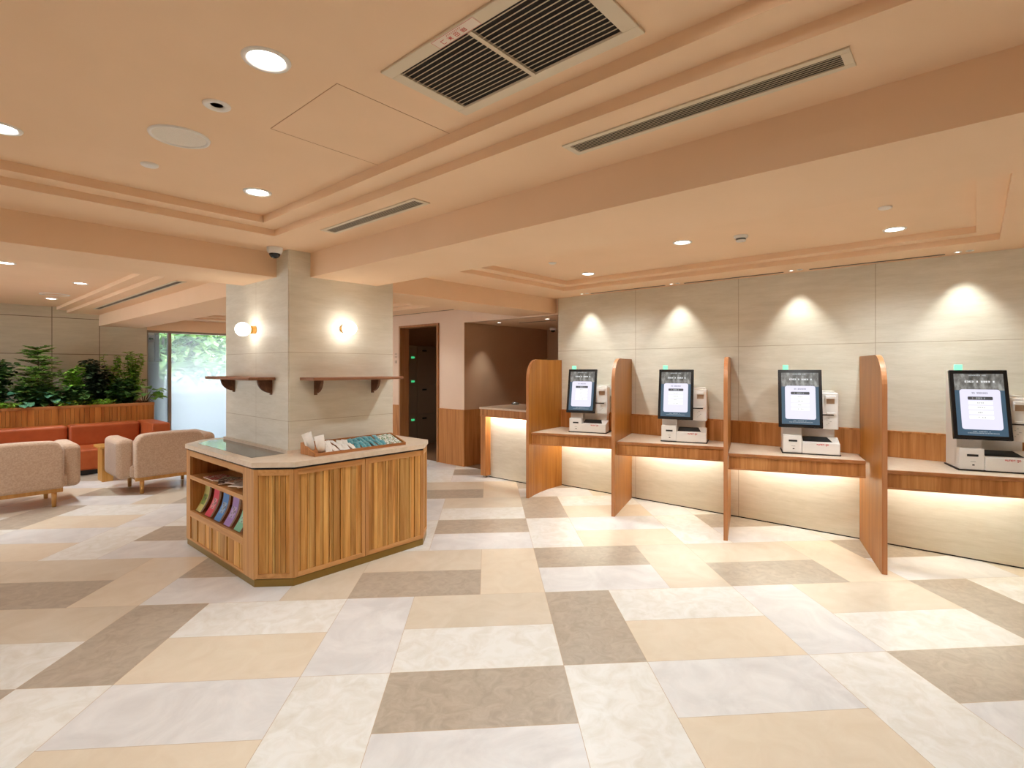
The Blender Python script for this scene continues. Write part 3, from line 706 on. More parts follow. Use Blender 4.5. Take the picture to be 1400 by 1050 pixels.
# magazines lying on the niche shelf
MAG = [(1.60, 4.70, 0, 'red-covered', lin(206, 78, 74)), (1.63, 4.48, 25, 'pale green', lin(196, 204, 160)), (1.585, 4.42, -20, 'dark brown', lin(84, 62, 48)), (1.62, 4.26, 12, 'orange and tan', lin(204, 140, 96)),
       (1.60, 4.13, -12, 'taupe', lin(168, 138, 116)), (1.58, 4.06, 30, 'white', lin(220, 206, 196)), (1.64, 4.02, -5, 'olive', lin(150, 146, 80))]
for i, (x, y, a, nm, c) in enumerate(MAG):
    t = thing('magazine', nm + ' magazine lying in the pile on the island shelf', 'magazine', (x, y, 0.6005 + 0.0075 * i), math.radians(a), 'magazines on the island shelf')
    obj('pages', boxes((-0.075, -0.105, 0, 0.075, 0.105, 0.006)), M['paper'], t)
    obj('cover', boxes((-0.076, -0.106, 0.006, 0.076, 0.106, 0.0068)), printed('mag_' + str(i), c, lin(230, 214, 200), lin(70, 56, 50), 22), t)

# amenity tray and its packets
tr = thing('amenity_tray', 'long wooden tray of amenities on the island counter', 'tray', (1.875, 3.64, 0.8535))
TL = 0.80
for x0 in (0, TL - 0.012):
    bm = NB()
    A = [bm.verts.new((x0, p[0], p[1])) for p in ((0, 0), (0.215, 0), (0.215, 0.085), (0.20, 0.085), (0.0, 0.022))]; B = [bm.verts.new((v.co.x + 0.012, v.co.y, v.co.z)) for v in A]
    bm.faces.new(A); bm.faces.new(B[::-1])
    for i in range(5): bm.faces.new((A[i], B[i], B[(i + 1) % 5], A[(i + 1) % 5]))
    obj('side_panel', bm, M['wood'], tr)
obj('front_panel', boxes((0, -0.002, 0, TL, 0.010, 0.022)), M['wood_hx'], tr, 0.0015)
obj('back_panel', boxes((0.012, 0.205, 0, TL - 0.012, 0.215, 0.085)), M['wood_hx'], tr)
bm = NB(); v = [bm.verts.new(p) for p in ((0.012, 0.01, 0.004), (TL - 0.012, 0.01, 0.004), (TL - 0.012, 0.205, 0.05), (0.012, 0.205, 0.05), (0.012, 0.01, 0.0), (TL - 0.012, 0.01, 0.0), (TL - 0.012, 0.205, 0), (0.012, 0.205, 0))]
for q in ((0, 1, 2, 3), (4, 7, 6, 5), (0, 4, 5, 1), (3, 2, 6, 7)): bm.faces.new([v[i] for i in q])
obj('sloped_base', bm, M['wood_hx'], tr)
M['pkw'] = printed('packet_white', lin(238, 232, 222), lin(232, 226, 216), lin(178, 170, 164), 60)
M['pkt'] = printed('packet_teal', lin(72, 140, 150), lin(112, 170, 178), lin(226, 232, 228), 50)
M['pkm'] = printed('packet_mixed', lin(232, 230, 222), lin(96, 132, 84), lin(78, 96, 190), 45)
def packet(x, y, kind, label, grp):
    bm = NB(); w, h = 0.046, 0.088; s = 0.046 / 0.195
    t = bpy.data.objects.new('amenity_packet', None)
    # a thin pillow-shaped sachet
    nx, ny = 6, 8; g = [[None] * (ny + 1) for _ in range(nx + 1)]; k = [[None] * (ny + 1) for _ in range(nx + 1)]
    for i in range(nx + 1):
        for j in range(ny + 1):
            a, b = i / nx, j / ny; p = (math.sin(PI * a) * math.sin(PI * b)) ** 0.5 * 0.006
            g[i][j] = bm.verts.new(((a - .5) * w, (b - .5) * h, 0.008 + p)); k[i][j] = bm.verts.new(((a - .5) * w, (b - .5) * h, 0.008 - p))
    for i in range(nx):
        for j in range(ny):
            bm.faces.new((g[i][j], g[i + 1][j], g[i + 1][j + 1], g[i][j + 1])).smooth = True; bm.faces.new((k[i][j], k[i][j + 1], k[i + 1][j + 1], k[i + 1][j])).smooth = True
    o = obj('amenity_packet', bm, M[kind]); bpy.data.objects.remove(t)
    o.location = (1.875 + x, 3.64 + y, 0.8535 + 0.004 + (y - 0.01) * s + 0.012 + random.uniform(0, 0.009)); o.rotation_euler = (math.atan(s) + random.uniform(0.05, 0.3), random.uniform(-0.14, 0.14), random.uniform(-0.4, 0.4))
    tag(o, label, 'packet', grp)
for i in range(14):
    x = 0.135 + i * 0.0475
    for y in (0.055, 0.150):
        if i < 5: packet(x, y, 'pkw', 'small white sachet in the left part of the amenity tray', 'white sachets in the tray')
        elif i < 11: packet(x, y, 'pkt', 'teal sachet in the middle of the amenity tray', 'teal sachets in the tray')
        else: packet(x, y, 'pkm', 'white, green and blue sachet at the right end of the amenity tray', 'patterned sachets in the tray')
def cup(x, y, h, tilt, label):
    bm = NB(); n = 12
    lathe(bm, [(0, 0.0), (0.026, 0.0), (0.036, h * 0.3), (0.040, h), (0.036, h), (0.024, h * 0.25), (0, h * 0.2)], 20)
    for v in bm.verts: v.co.y *= 0.62
    o = obj('paper_bag', bm, M['pkw0']); o.location = (1.875 + x, 3.64 + y, 0.872); o.rotation_euler = (-0.15, tilt, 0.2)
    tag(o, label, 'paper bag', 'white paper bags in the tray')
M['pkw0'] = mottled('crumpled_white_paper', lin(232, 224, 212), lin(244, 238, 230), 18, rough=0.8, bump=0.6, bscale=25)
cup(0.05, 0.14, 0.145, -0.22, 'tall white paper bag standing at the left back corner of the tray')
cup(0.085, 0.055, 0.125, -0.10, 'white paper bag standing in front of the taller one in the tray')

# ------------------------------------------------------------------ kiosk partitions and counters
PY = [3.923, 2.787, 1.659, 0.513]
PDIR = Vector((0.805, 0.255)).normalized(); PN = Vector((PDIR.y, -PDIR.x))        # PN to the right (towards -y)
PL = 0.838
def partition_panel(path, label, H=1.6, th=0.034, rr=0.25):
    """Upright panel along a plan path (wall end last), front top corner rounded."""
    t = thing('privacy_partition', label, 'partition', (path[0][0], path[0][1], 0), 0, 'wooden privacy partitions between kiosks')
    P = [Vector((p[0] - path[0][0], p[1] - path[0][1])) for p in path]
    S = [0]
    for a, b in zip(P, P[1:]): S.append(S[-1] + (b - a).length)
    L = S[-1]
    def at(s):
        for i in range(len(P) - 1):
            if s <= S[i + 1] + 1e-9:
                k = (s - S[i]) / (S[i + 1] - S[i]); d = (P[i + 1] - P[i]).normalized(); return P[i].lerp(P[i + 1], k), Vector((d.y, -d.x))
        d = (P[-1] - P[-2]).normalized(); return P[-1], Vector((d.y, -d.x))
    ss = sorted(set([rr * (1 - math.cos(PI / 2 * i / 12)) for i in range(13)] + [rr + (L - rr) * i / 14 for i in range(15)]))
    top = lambda s: H - rr + math.sqrt(max(0, rr * rr - (rr - s) ** 2)) if s < rr else H
    bm = NB(); cols = []
    for s in ss:
        c, n = at(s); a = c; b = c + n * th
        z = top(s)
        cols.append([bm.verts.new((a.x, a.y, 0)), bm.verts.new((b.x, b.y, 0)), bm.verts.new((b.x, b.y, z)), bm.verts.new((a.x, a.y, z))])
    for a, b in zip(cols, cols[1:]):
        for i in range(4): bm.faces.new((a[i], a[(i + 1) % 4], b[(i + 1) % 4], b[i])).material_index = int(i == 2)
    bm.faces.new(cols[0]).material_index = 1; bm.faces.new(cols[-1][::-1])
    obj('panel', bm, [M['part'], M['edgeband']], t)
    return t
PLAB = ['wooden privacy partition with curved corner beside the reception desk', 'wooden privacy partition standing between the first and second kiosks from the left', 'edge-on wooden privacy partition standing between the second and third kiosks',
        'largest wooden privacy partition, beside the rightmost kiosk']
partition_panel([(4.562, 3.925), (4.75, 3.985), (4.92, 4.022), (5.06, 4.040), (5.20, 4.045), (5.362, 4.045)], PLAB[0])
for i in (1, 2, 3): partition_panel([(4.56, PY[i]), (4.56 + PDIR.x * PL, PY[i] + PDIR.y * PL)], PLAB[i])

M['ledwarm'] = emis('warm_led_strip', (1, 0.88, 0.66, 1), 5)
CA, CB, CC, CD = (0.082, -0.012), (0.425, -0.99), (0.803, -0.872), (0.803, 0.215)
def kiosk_counter(y, label, first=False):
    t = thing('kiosk_counter', label, 'counter', (4.56, y, 0), 0, 'kiosk counters along the stone wall')
    cd = CD if not first else (0.803, 0.085); ca = CA if not first else (0.082, -0.008)
    bm = NB(); prism(bm, [ca, CB, CC, cd] + ([(0.6, 0.083), (0.4, 0.062)] if first else []), 0.722, 0.748); obj('countertop', bm, M['top'], t, 0.002)
    u = Vector((CB[0] - ca[0], CB[1] - ca[1])); L = u.length; u.normalize(); n = Vector((-u.y, u.x))
    bm = NB(); obox(bm, ca, u, n, 0, -0.004, 0.722, L, 0.012, 0.749); obj('edge_trim', bm, M['wood_h'], t, 0.003)
    bm = NB(); obox(bm, ca, u, n, 0.002, 0.006, 0.618, L, 0.026, 0.722); obj('apron', bm, M['wood'], t)
    bm = NB(); obox(bm, ca, u, n, 0.0, 0.0, 0.608, L, 0.028, 0.620); obj('bottom_trim', bm, M['wood_h'], t, 0.003)
    bm = NB(); box(bm, 0.65, -0.80, 0.714, 0.675, 0.03, 0.721); obj('light_strip', bm, M['ledwarm'], t)
    A = bpy.data.lights.new('counter_led', 'AREA'); A.shape = 'RECTANGLE'; A.size = 0.9; A.size_y = 0.03; A.energy = 3.2; A.color = (0.98, 1.0, 0.91)
    o = bpy.data.objects.new('counter_led', A); COL.objects.link(o); o.location = (4.56 + 0.70, y - 0.33, 0.712); o.rotation_euler = (0, math.radians(-32), 0)
    o.rotation_euler = Matrix.Rotation(PI / 2, 4, 'Z').to_euler(); 
    d = Vector((0.6, 0, -1)); o.rotation_euler = (Matrix((( 0, d.normalized().z * 1, -d.normalized().x), (1, 0, 0), (0, -d.normalized().x * 1, -d.normalized().z))).to_4x4()).to_euler()
    return t
CL = ['stone-topped counter under the leftmost kiosk', 'stone-topped counter under the second kiosk from left', 'stone-topped counter under the third kiosk from left', 'stone-topped counter under the rightmost kiosk']
for i in range(4): kiosk_counter(PY[i], CL[i], i == 0)

# ------------------------------------------------------------------ kiosks
def scr_mat():
    k = NT('screen_header_picture'); nz = noise(k, 14, (2, 1, 1), 4); r = ramp(k, [(0.35, (0.045, 0.045, 0.04, 1)), (0.5, (0.10, 0.097, 0.09, 1)), (0.68, (0.22, 0.22, 0.205, 1))])
    k.link(nz.outputs['Fac'], r.inputs['Fac']); k.link(r.outputs['Color'], k.b.inputs['Emission Color']); k.val('Emission Strength', 1.0); k.val('Base Color', (0.01, 0.01, 0.01, 1)); k.val('Roughness', 0.2); return k.m
SM = [scr_mat(), emis('screen_navy', (0.028, 0.058, 0.088, 1), 1.0, (0.01, 0.01, 0.01, 1)), emis('screen_card', (0.48, 0.468, 0.57, 1), 1.0, (0.05, 0.05, 0.05, 1)), emis('screen_dark_button', (0.035, 0.035, 0.038, 1), 1.0, (0.01, 0.01, 0.01, 1)),
      emis('screen_white', (0.66, 0.66, 0.66, 1), 1.0, (0.05, 0.05, 0.05, 1)), emis('screen_grey_text', (0.12, 0.12, 0.12, 1), 1.0, (0.02, 0.02, 0.02, 1)), emis('screen_light_text', (0.33, 0.35, 0.36, 1), 1.0, (0.02, 0.02, 0.02, 1))]
def rrect(bm, x0, z0, x1, z1, r, y, mi, n=6):
    pts = []
    for cx, cz, a0 in ((x1 - r, z0 + r, -PI / 2), (x1 - r, z1 - r, 0), (x0 + r, z1 - r, PI / 2), (x0 + r, z0 + r, PI)):
        for i in range(n + 1): a = a0 + PI / 2 * i / n; pts.append((cx + r * math.cos(a), y, cz + r * math.sin(a)))
    quad(bm, pts, mi)
def dashes(bm, x0, x1, z, h, y, mi, n, seed):
    rnd = random.Random(seed); x = x0; w = (x1 - x0) / n
    for i in range(n):
        if rnd.random() < 0.88:
            quad(bm, [(x, y, z), (x + w * 0.8, y, z), (x + w * 0.8, y, z + h * 0.25), (x, y, z + h * 0.25)], mi)
            quad(bm, [(x, y, z + h * 0.72), (x + w * 0.8, y, z + h * 0.72), (x + w * 0.8, y, z + h), (x, y, z + h)], mi)
            xc = x + w * rnd.choice((0.1, 0.35, 0.6)); quad(bm, [(xc, y, z), (xc + w * 0.2, y, z), (xc + w * 0.2, y, z + h), (xc, y, z + h)], mi)
        x += w
def lit_text(bm, x, z, y, h, s):
    """tiny lettering built from strokes: red maker's mark"""
    G = {'m': ((0, 0, 0, 1), (0, 1, .5, .5), (.5, .5, 1, 1), (1, 1, 1, 0)), 'u': ((0, 1, 0, 0), (0, 0, 1, 0), (1, 0, 1, 1)), 'n': ((0, 0, 0, 1), (0, 1, 1, 1), (1, 1, 1, 0)), 'e': ((0, 0, 1, 0), (0, .5, 1, .5), (0, 1, 1, 1), (0, 0, 0, 1)),
         'g': ((1, 1, 0, 1), (0, 1, 0, 0), (0, 0, 1, 0), (1, 1, 1, -.5), (1, -.5, 0, -.5)), 'o': ((0, 0, 1, 0), (1, 0, 1, 1), (1, 1, 0, 1), (0, 1, 0, 0))}
    for ch in s:
        if ch == ' ': x += h * 0.8; continue
        for a in G[ch]:
            p, q = Vector((x + a[0] * h * 0.75, z + a[1] * h)), Vector((x + a[2] * h * 0.75, z + a[3] * h)); d = (q - p).normalized(); nn = Vector((-d.y, d.x)) * h * 0.13
            quad(bm, [(p.x + nn.x, y, p.y + nn.y), (q.x + nn.x, y, q.y + nn.y), (q.x - nn.x, y, q.y - nn.y), (p.x - nn.x, y, p.y - nn.y)])
        x += h * 1.12

def make_kiosk(label):
    """x right, y away from the guest, z up; z = 0 on the counter."""
    t = thing('check_in_kiosk', label, 'kiosk', (0, 0, 0), 0, 'check-in kiosks on the counters')
    obj('base_plate', boxes((-0.008, -0.006, 0, 0.445, 0.29, 0.010)), M['blackm'], t, 0.002)
    def profile(name, x0, x1, pts, par, bev):
        bm = NB(); A = [bm.verts.new((x0, p[0], p[1])) for p in pts]; B = [bm.verts.new((x1, p[0], p[1])) for p in pts]
        bm.faces.new(A); bm.faces.new(B[::-1])
        for i in range(len(pts)): bm.faces.new((A[i], B[i], B[(i + 1) % len(pts)], A[(i + 1) % len(pts)]))
        return obj(name, bm, M['white'], par, bev)
    profile('tower', 0.0, 0.15, [(0.055, 0.010), (0.055, 0.24), (0.142, 0.735), (0.28, 0.735), (0.28, 0.010)], t, 0.004)
    obj('back_plate', boxes((0.15, 0.14, 0.010, 0.415, 0.28, 0.55)), M['white'], t, 0.004)
    cr = obj('card_unit', boxes((0.0, 0.0, 0.010, 0.148, 0.10, 0.165)), M['white'], t, 0.004)
    obj('card_slot', boxes((0.045, -0.0015, 0.106, 0.112, 0.004, 0.122)), M['blackm'], cr)
    obj('port', boxes((0.076, -0.0015, 0.040, 0.090, 0.004, 0.049)), M['blackm'], cr)
    obj('icon', boxes((0.066, -0.0012, 0.066, 0.096, 0.004, 0.070)), M['extgrey'], cr)
    cu = profile('printer_unit', 0.150, 0.437, [(-0.008, 0.010), (-0.008, 0.104), (0.02, 0.108), (0.139, 0.146), (0.139, 0.010)], t, 0.004)
    bm = NB(); quad(bm, [(0.160, 0.028, 0.1115), (0.385, 0.028, 0.1115), (0.352, 0.128, 0.1435), (0.160, 0.128, 0.1435)]); obj('tray_opening', bm, M['blackm'], cu)
    bm = NB(); lit_text(bm, 0.262, 0.086, -0.0088, 0.0105, 'munen go'); obj('red_mark', bm, M['red'], cu, norm=False)
    su = obj('side_unit', boxes((0.285, 0.075, 0.215, 0.437, 0.20, 0.535)), M['white'], t, 0.010, 3)
    obj('passport_hood', boxes((0.335, 0.045, 0.485, 0.412, 0.08, 0.51), (0.335, 0.06, 0.44, 0.343, 0.08, 0.487)), M['white'], su, 0.003)
    obj('passport_recess', boxes((0.343, 0.073, 0.440, 0.406, 0.080, 0.486)), plain('recess_tan', lin(176, 148, 120), 0.6), su)
    obj('receipt_slot', boxes((0.30, 0.072, 0.338, 0.400, 0.080, 0.348)), M['blackm'], su)
    obj('receipt_lip', boxes((0.345, 0.052, 0.349, 0.412, 0.08, 0.366)), M['white'], su, 0.003)
    bm = NB()
    for k in range(5): box(bm, 0.345 + 0.012 * (k % 3), 0.0735, 0.255 + k * 0.014, 0.352 + 0.016 * (k % 3), 0.08, 0.259 + k * 0.014)
    obj('instruction_icons', bm, M['extgrey'], su)
    # tilted screen, built upright then leaned back
    W, H = 0.345, 0.515; tilt = math.radians(12)
    hinge = Matrix.Translation((-0.035, -0.012, 0.232)) @ Matrix.Rotation(-tilt, 4, 'X')
    bz = obj('screen', boxes((0, 0, 0, W, 0.028, H)), M['black'], t, 0.004); bz.matrix_local = hinge
    bm = NB(); y0 = -0.0006
    x0, x1, z0, z1 = 0.026, W - 0.026, 0.028, H - 0.028; zs = z1 - (z1 - z0) * 0.27
    quad(bm, [(x0, y0, zs), (x1, y0, zs), (x1, y0, z1), (x0, y0, z1)], 0); quad(bm, [(x0, y0, z0), (x1, y0, z0), (x1, y0, zs), (x0, y0, zs)], 1)
    cx0, cx1, cz0, cz1 = x0 + 0.028, x1 - 0.026, z0 + 0.045, zs + 0.006
    rrect(bm, cx0, cz0, cx1, cz1, 0.018, y0 - 0.0006, 2)
    bx0, bx1 = cx0 + 0.05, cx1 - 0.05; y2 = y0 - 0.0012; y3 = y0 - 0.0018
    rrect(bm, bx0 - 0.004, cz1 - 0.078, bx1 + 0.004, cz1 - 0.054, 0.006, y2, 3)
    dashes(bm, bx0 + 0.022, bx0 + 0.028, cz1 - 0.071, 0.010, y3, 6, 1, 3); dashes(bm, bx0 + 0.045, bx0 + 0.10, cz1 - 0.071, 0.010, y3, 6, 6, 4)
    dashes(bm, bx0 + 0.022, bx1 - 0.022, cz1 - 0.033, 0.011, y2, 3, 10, 5)
    for k in range(4):
        zz = cz1 - 0.112 - k * 0.0355
        rrect(bm, bx0 - 0.002, zz, bx1 + 0.002, zz + 0.025, 0.004, y2, 4); dashes(bm, bx0 + 0.048, bx1 - 0.048 + 0.004 * (k % 2), zz + 0.008, 0.0085, y3, 5, 4, 10 + k)
    dashes(bm, x0 + 0.05, x1 - 0.05, zs + 0.058, 0.012, y2, 4, 14, 20); dashes(bm, x0 + 0.09, x1 - 0.10, z1 - 0.016, 0.006, y2, 6, 12, 24)
    dashes(bm, x0 + 0.09, x1 - 0.10, z0 + 0.028, 0.005, y2, 6, 12, 21); dashes(bm, x0 + 0.05, x1 - 0.05, z0 + 0.016, 0.005, y2, 6, 22, 22)
    obj('display', bm, SM, bz, norm=False)
    cl = obj('call_light', boxes((0.004, 0.09, 0.735, 0.048, 0.13, 0.778)), M['green'], t, 0.004)
    return t
KR = math.radians(-72)
kk = make_kiosk('leftmost check-in kiosk, beside the reception desk')
kk.location = (4.975, 3.612, 0.748); kk.rotation_euler = (0, 0, KR)
for (x, y), lab in (((4.955, 2.437), 'second check-in kiosk from the left'), ((4.972, 1.286), 'third check-in kiosk from the left'), ((4.985, 0.088), 'rightmost check-in kiosk, cut off at the photo edge')):
    dup(kk, (x, y, 0.748), KR, lab)

# ------------------------------------------------------------------ reception desk
rd = thing('reception_desk', 'taller stone and wood reception desk left of the kiosk counters', 'desk', (5.02, 4.06, 0))
obj('desk_front', boxes((0.10, 0.0, 0.012, 0.16, 1.02, 0.85)), M['stone_desk'], rd)
obj('plinth', boxes((0.11, 0.0, 0.0, 0.16, 1.02, 0.012)), M['blackm'], rd)
obj('countertop', boxes((-0.01, -0.002, 0.94, 0.80, 1.10, 0.965)), M['top'], rd, 0.003)
obj('apron', boxes((0.0, 0.0, 0.85, 0.02, 1.09, 0.94), (0.02, 1.07, 0.85, 0.8, 1.09, 0.94)), M['wood'], rd)
obj('bottom_trim', boxes((-0.006, 0.0, 0.838, 0.024, 1.098, 0.852)), M['wood_h'], rd, 0.003)
obj('end_panel', boxes((0.0, 0.99, 0.03, 0.16, 1.085, 0.84), (0.16, 1.05, 0.03, 0.80, 1.085, 0.94)), M['wood'], rd, 0.003)
obj('foot', boxes((0.03, 1.02, 0.0, 0.07, 1.06, 0.03)), M['alu'], rd)
obj('light_strip', boxes((0.07, 0.02, 0.905, 0.09, 0.98, 0.915)), M['ledwarm'], rd)
A = bpy.data.lights.new('desk_led', 'AREA'); A.shape = 'RECTANGLE'; A.size = 0.95; A.size_y = 0.02; A.energy = 3.4; A.color = (1, 0.95, 0.88)
o = bpy.data.objects.new('desk_led', A); COL.objects.link(o); o.location = (5.06, 4.55, 0.90)
dn = Vector((0.35, 0, -1)).normalized()
def aim(o, d):   # long side along world y, light along d (in the xz plane)
    z = -d; x = Vector((0, 1, 0)); y = z.cross(x); o.rotation_euler = Matrix((x, y, z)).transposed().to_euler()
aim(o, dn)
for o in [q for q in COL.objects if q.type == 'LIGHT' and q.name.startswith('counter_led')]: aim(o, Vector((0.25, 0, -1)).normalized())
t = thing('desk_bell', 'small dark round device with a silver top on the reception desk', 'device', (5.72, 5.13, 0.965))
bm = NB(); lathe(bm, [(0, 0), (0.055, 0), (0.056, 0.012), (0.05, 0.016)], 32); obj('base', bm, M['black'], t)
bm = NB(); lathe(bm, [(0.048, 0.014), (0.044, 0.024), (0.02, 0.032), (0, 0.033)], 32); obj('silver_top', bm, plain('silver', lin(200, 205, 210), 0.25, 0.9), t)

down(6.3, 7.0, 2.38, 5)  # bare lamp without a fitting, added to brighten the locker room
# ------------------------------------------------------------------ lockers in the dark room
lk = thing('locker_unit', 'dark locker unit with green indicators inside the doorway', 'lockers', (5.66, 8.2, 0))
obj('carcass', boxes((0, 0.012, 0.0, 1.9, 0.42, 1.93)), M['locker'], lk, 0.004)
for c in range(3):
    for z0, z1 in ((0.04, 0.60), (0.61, 1.16), (1.17, 1.92)):
        x0 = 0.01 + c * 0.63
        d = obj('locker_door', boxes((x0, 0, z0, x0 + 0.62, 0.014, z1)), M['locker'], lk, 0.003)
        obj('handle', boxes((x0 + 0.12, -0.01, z1 - 0.10, x0 + 0.22, 0.002, z1 - 0.07)), M['blackm'], d)
for z in (0.50, 1.24, 1.70):
    obj('indicator_lamp', boxes((0.495, -0.012, z - 0.018, 0.565, 0.0, z + 0.018)), M['greenled'], lk)
for z, _ in ((1.52, 0),):
    bm = NB()
    for k in range(3): box(bm, 0, k * 0.055, 0, 0.004, k * 0.055 + 0.035, 0.03)
o = obj('wall_sign', boxes((5.399, 7.60, 1.58, 5.405, 7.66, 1.63), (5.399, 7.60, 1.68, 5.405, 7.66, 1.70), (5.399, 7.60, 1.73, 5.405, 7.66, 1.75)), plain('sign_beige', lin(190, 158, 132), 0.6)); tag(o, 'faint small wall sign left of the dark doorway', 'sign')

# ------------------------------------------------------------------ lounge furniture
def rbox(name, b, mat, parent, bev, seg=5):
    return obj(name, boxes(b), mat, parent, bev, seg)
def armchair(label):
    """Back towards -y, width along x, centred."""
    t = thing('armchair', label, 'armchair', (0, 0, 0), 0, 'beige armchairs in the lounge')
    rbox('seat_base', (-0.40, 0.06, 0.20, 0.40, 0.72, 0.34), M['taupe'], t, 0.03)
    rbox('seat_cushion', (-0.355, 0.18, 0.33, 0.355, 0.74, 0.44), M['taupe'], t, 0.045)
    bm = NB(); n = 14; w = 0.37
    for side in (0, 1):
        pass
    pts = []
    for i in range(n + 1):
        a = i / n; x = -w + 2 * w * a; e = min(x + w, w - x); c = 0.09
        z = 0.70 + 0.018 * math.sin(PI * a) - (c - math.sqrt(max(0, c * c - (c - e) ** 2)) if e < c else 0)
        pts.append((x, z))
    ring = [(-w, 0.19)] + pts + [(w, 0.19)]
    F = [bm.verts.new((x, 0.0 + 0.03 * max(0, (0.6 - z)), z)) for x, z in ring]; B = [bm.verts.new((x, 0.17 + 0.05 * max(0, (0.6 - z)), z)) for x, z in ring]
    bm.faces.new(F); bm.faces.new(B[::-1])
    for i in range(len(ring)): bm.faces.new((F[i], B[i], B[(i + 1) % len(ring)], F[(i + 1) % len(ring)]))
    obj('backrest', bm, M['taupe'], t, 0.035, 4)
    for s in (-1, 1):
        x0, x1 = sorted((s * 0.35, s * 0.525)); rbox('armrest', (x0, 0.10, 0.185, x1, 0.76, 0.655), M['taupe'], t, 0.06)
    obj('rail', boxes((-0.36, 0.03, 0.155, 0.36, 0.06, 0.20), (-0.36, 0.66, 0.155, 0.36, 0.69, 0.20), (-0.34, 0.06, 0.155, -0.31, 0.66, 0.20), (0.31, 0.06, 0.155, 0.34, 0.66, 0.20)), M['oakleg'], t, 0.004)
    for sx in (-1, 1):
        for y in (0.06, 0.62):
            bm = NB(); tube(bm, (sx * 0.29, y, 0), (sx * 0.29, y, 0.16), 0.019, 0.024, 20); obj('leg', bm, M['oakleg'], t)
    return t
ch = armchair('beige armchair seen from behind, at the left edge of the photo'); ch.location = (0.665, 7.49, 0)
dup(ch, (2.03, 7.49, 0), 0, 'beige armchair seen from behind, nearest the island counter')

sf = thing('sofa', 'long rust orange sofa in front of the wooden planter', 'sofa', (0, 9.40, 0))
obj('plinth', boxes((-2.2, 0.06, 0, 2.5, 0.85, 0.07)), M['blackm'], sf)
for x0, x1 in ((-2.2, -1.0), (-1.0, 0.21), (0.21, 1.42), (1.42, 2.29)):
    rbox('seat_cushion', (x0 + 0.004, 0.0, 0.07, x1 - 0.004, 0.66, 0.36), M['rust'], sf, 0.035)
    rbox('back_cushion', (x0 + 0.004, 0.60, 0.34, x1 - 0.004, 0.88, 0.66), M['rust'], sf, 0.045)
rbox('armrest', (2.295, 0.0, 0.07, 2.53, 0.88, 0.66), M['rust'], sf, 0.02)
st = thing('side_table', 'golden wooden side table between the two armchairs', 'side table', (1.66, 8.86, 0))
obj('tabletop', boxes((-0.13, -0.28, 0.445, 0.17, 0.12, 0.475)), M['tablewood'], st, 0.004)
obj('leg_panel', boxes((-0.09, -0.17, 0.0, 0.03, 0.09, 0.445)), M['tablewood'], st, 0.004)

pl = thing('planter', 'long slatted wooden planter box behind the sofa', 'planter', (0, 10.36, 0))
obj('carcass', boxes((-2.5, 0.02, 0, 2.55, 0.86, 0.885)), M['wood'], pl)
obj('soil', boxes((-2.45, 0.05, 0.885, 2.52, 0.82, 0.892)), M['soil'], pl)
obj('rim', boxes((-2.5, 0.0, 0.885, 2.56, 0.035, 0.93), (-2.5, 0.82, 0.885, 2.56, 0.86, 0.93), (2.525, 0.035, 0.885, 2.56, 0.82, 0.93)), M['wood_hx'], pl, 0.003)
bm = NB(); x = -2.5
while x < 2.55:
    w = random.choice((0.04, 0.06, 0.08)); x1 = min(x + w, 2.555); box(bm, x + 0.0015, random.choice((0.0, 0.006)), 0.0, x1 - 0.0015, 0.021, 0.89); x = x1
obj('slat', bm, wood('planter_slats', lin(150, 88, 34), lin(176, 110, 48), lin(194, 130, 64), 'z', 0.45, island=0.14, fine=14), pl)

# plants
def plant(name, label, x, y, grp='plants in the long planter'):
    return thing(name, label, 'plant', (x, y, 0.889), 0, grp)
def stems(bm, lst, r=0.006):
    for p, q in lst: tube(bm, p, q, r, r * 0.5, 6)
def fern_tree(x, y, H, R, label, mat='lf_mid', seed=1):
    random.seed(seed); t = plant('fern_plant', label, x, y)
    sb, lb = NB(), NB(); tube(sb, (0, 0, 0), (0, 0, H * 0.85), 0.012, 0.005, 8)
    for k in range(90):
        z = H * (0.2 + 0.78 * random.random()); a = random.uniform(0, 2 * PI)
        L = R * (1.15 - 0.75 * (z / H)) * random.uniform(0.6, 1.1); d = Vector((math.cos(a), math.sin(a), random.uniform(0.05, 0.6))).normalized()
        p0 = Vector((0, 0, z)); prev = p0
        m = 8
        for i in range(1, m + 1):
            s = i / m; p = p0 + d * L * s + Vector((0, 0, -0.18 * L * s * s)); 
            side = d.cross(Vector((0, 0, 1))).normalized()
            for sg in (-1, 1): leaf(lb, p, (d * 0.55 + side * sg + Vector((0, 0, random.uniform(-0.1, 0.3)))).normalized(), 0.105 * (1.1 - 0.5 * s), 0.42)
            prev = p
        stems(sb, [(p0, prev)], 0.004)
        leaf(lb, prev, d, 0.06, 0.4)
    obj('stem', sb, M['stem'], t); obj('foliage', lb, M[mat], t, norm=False)
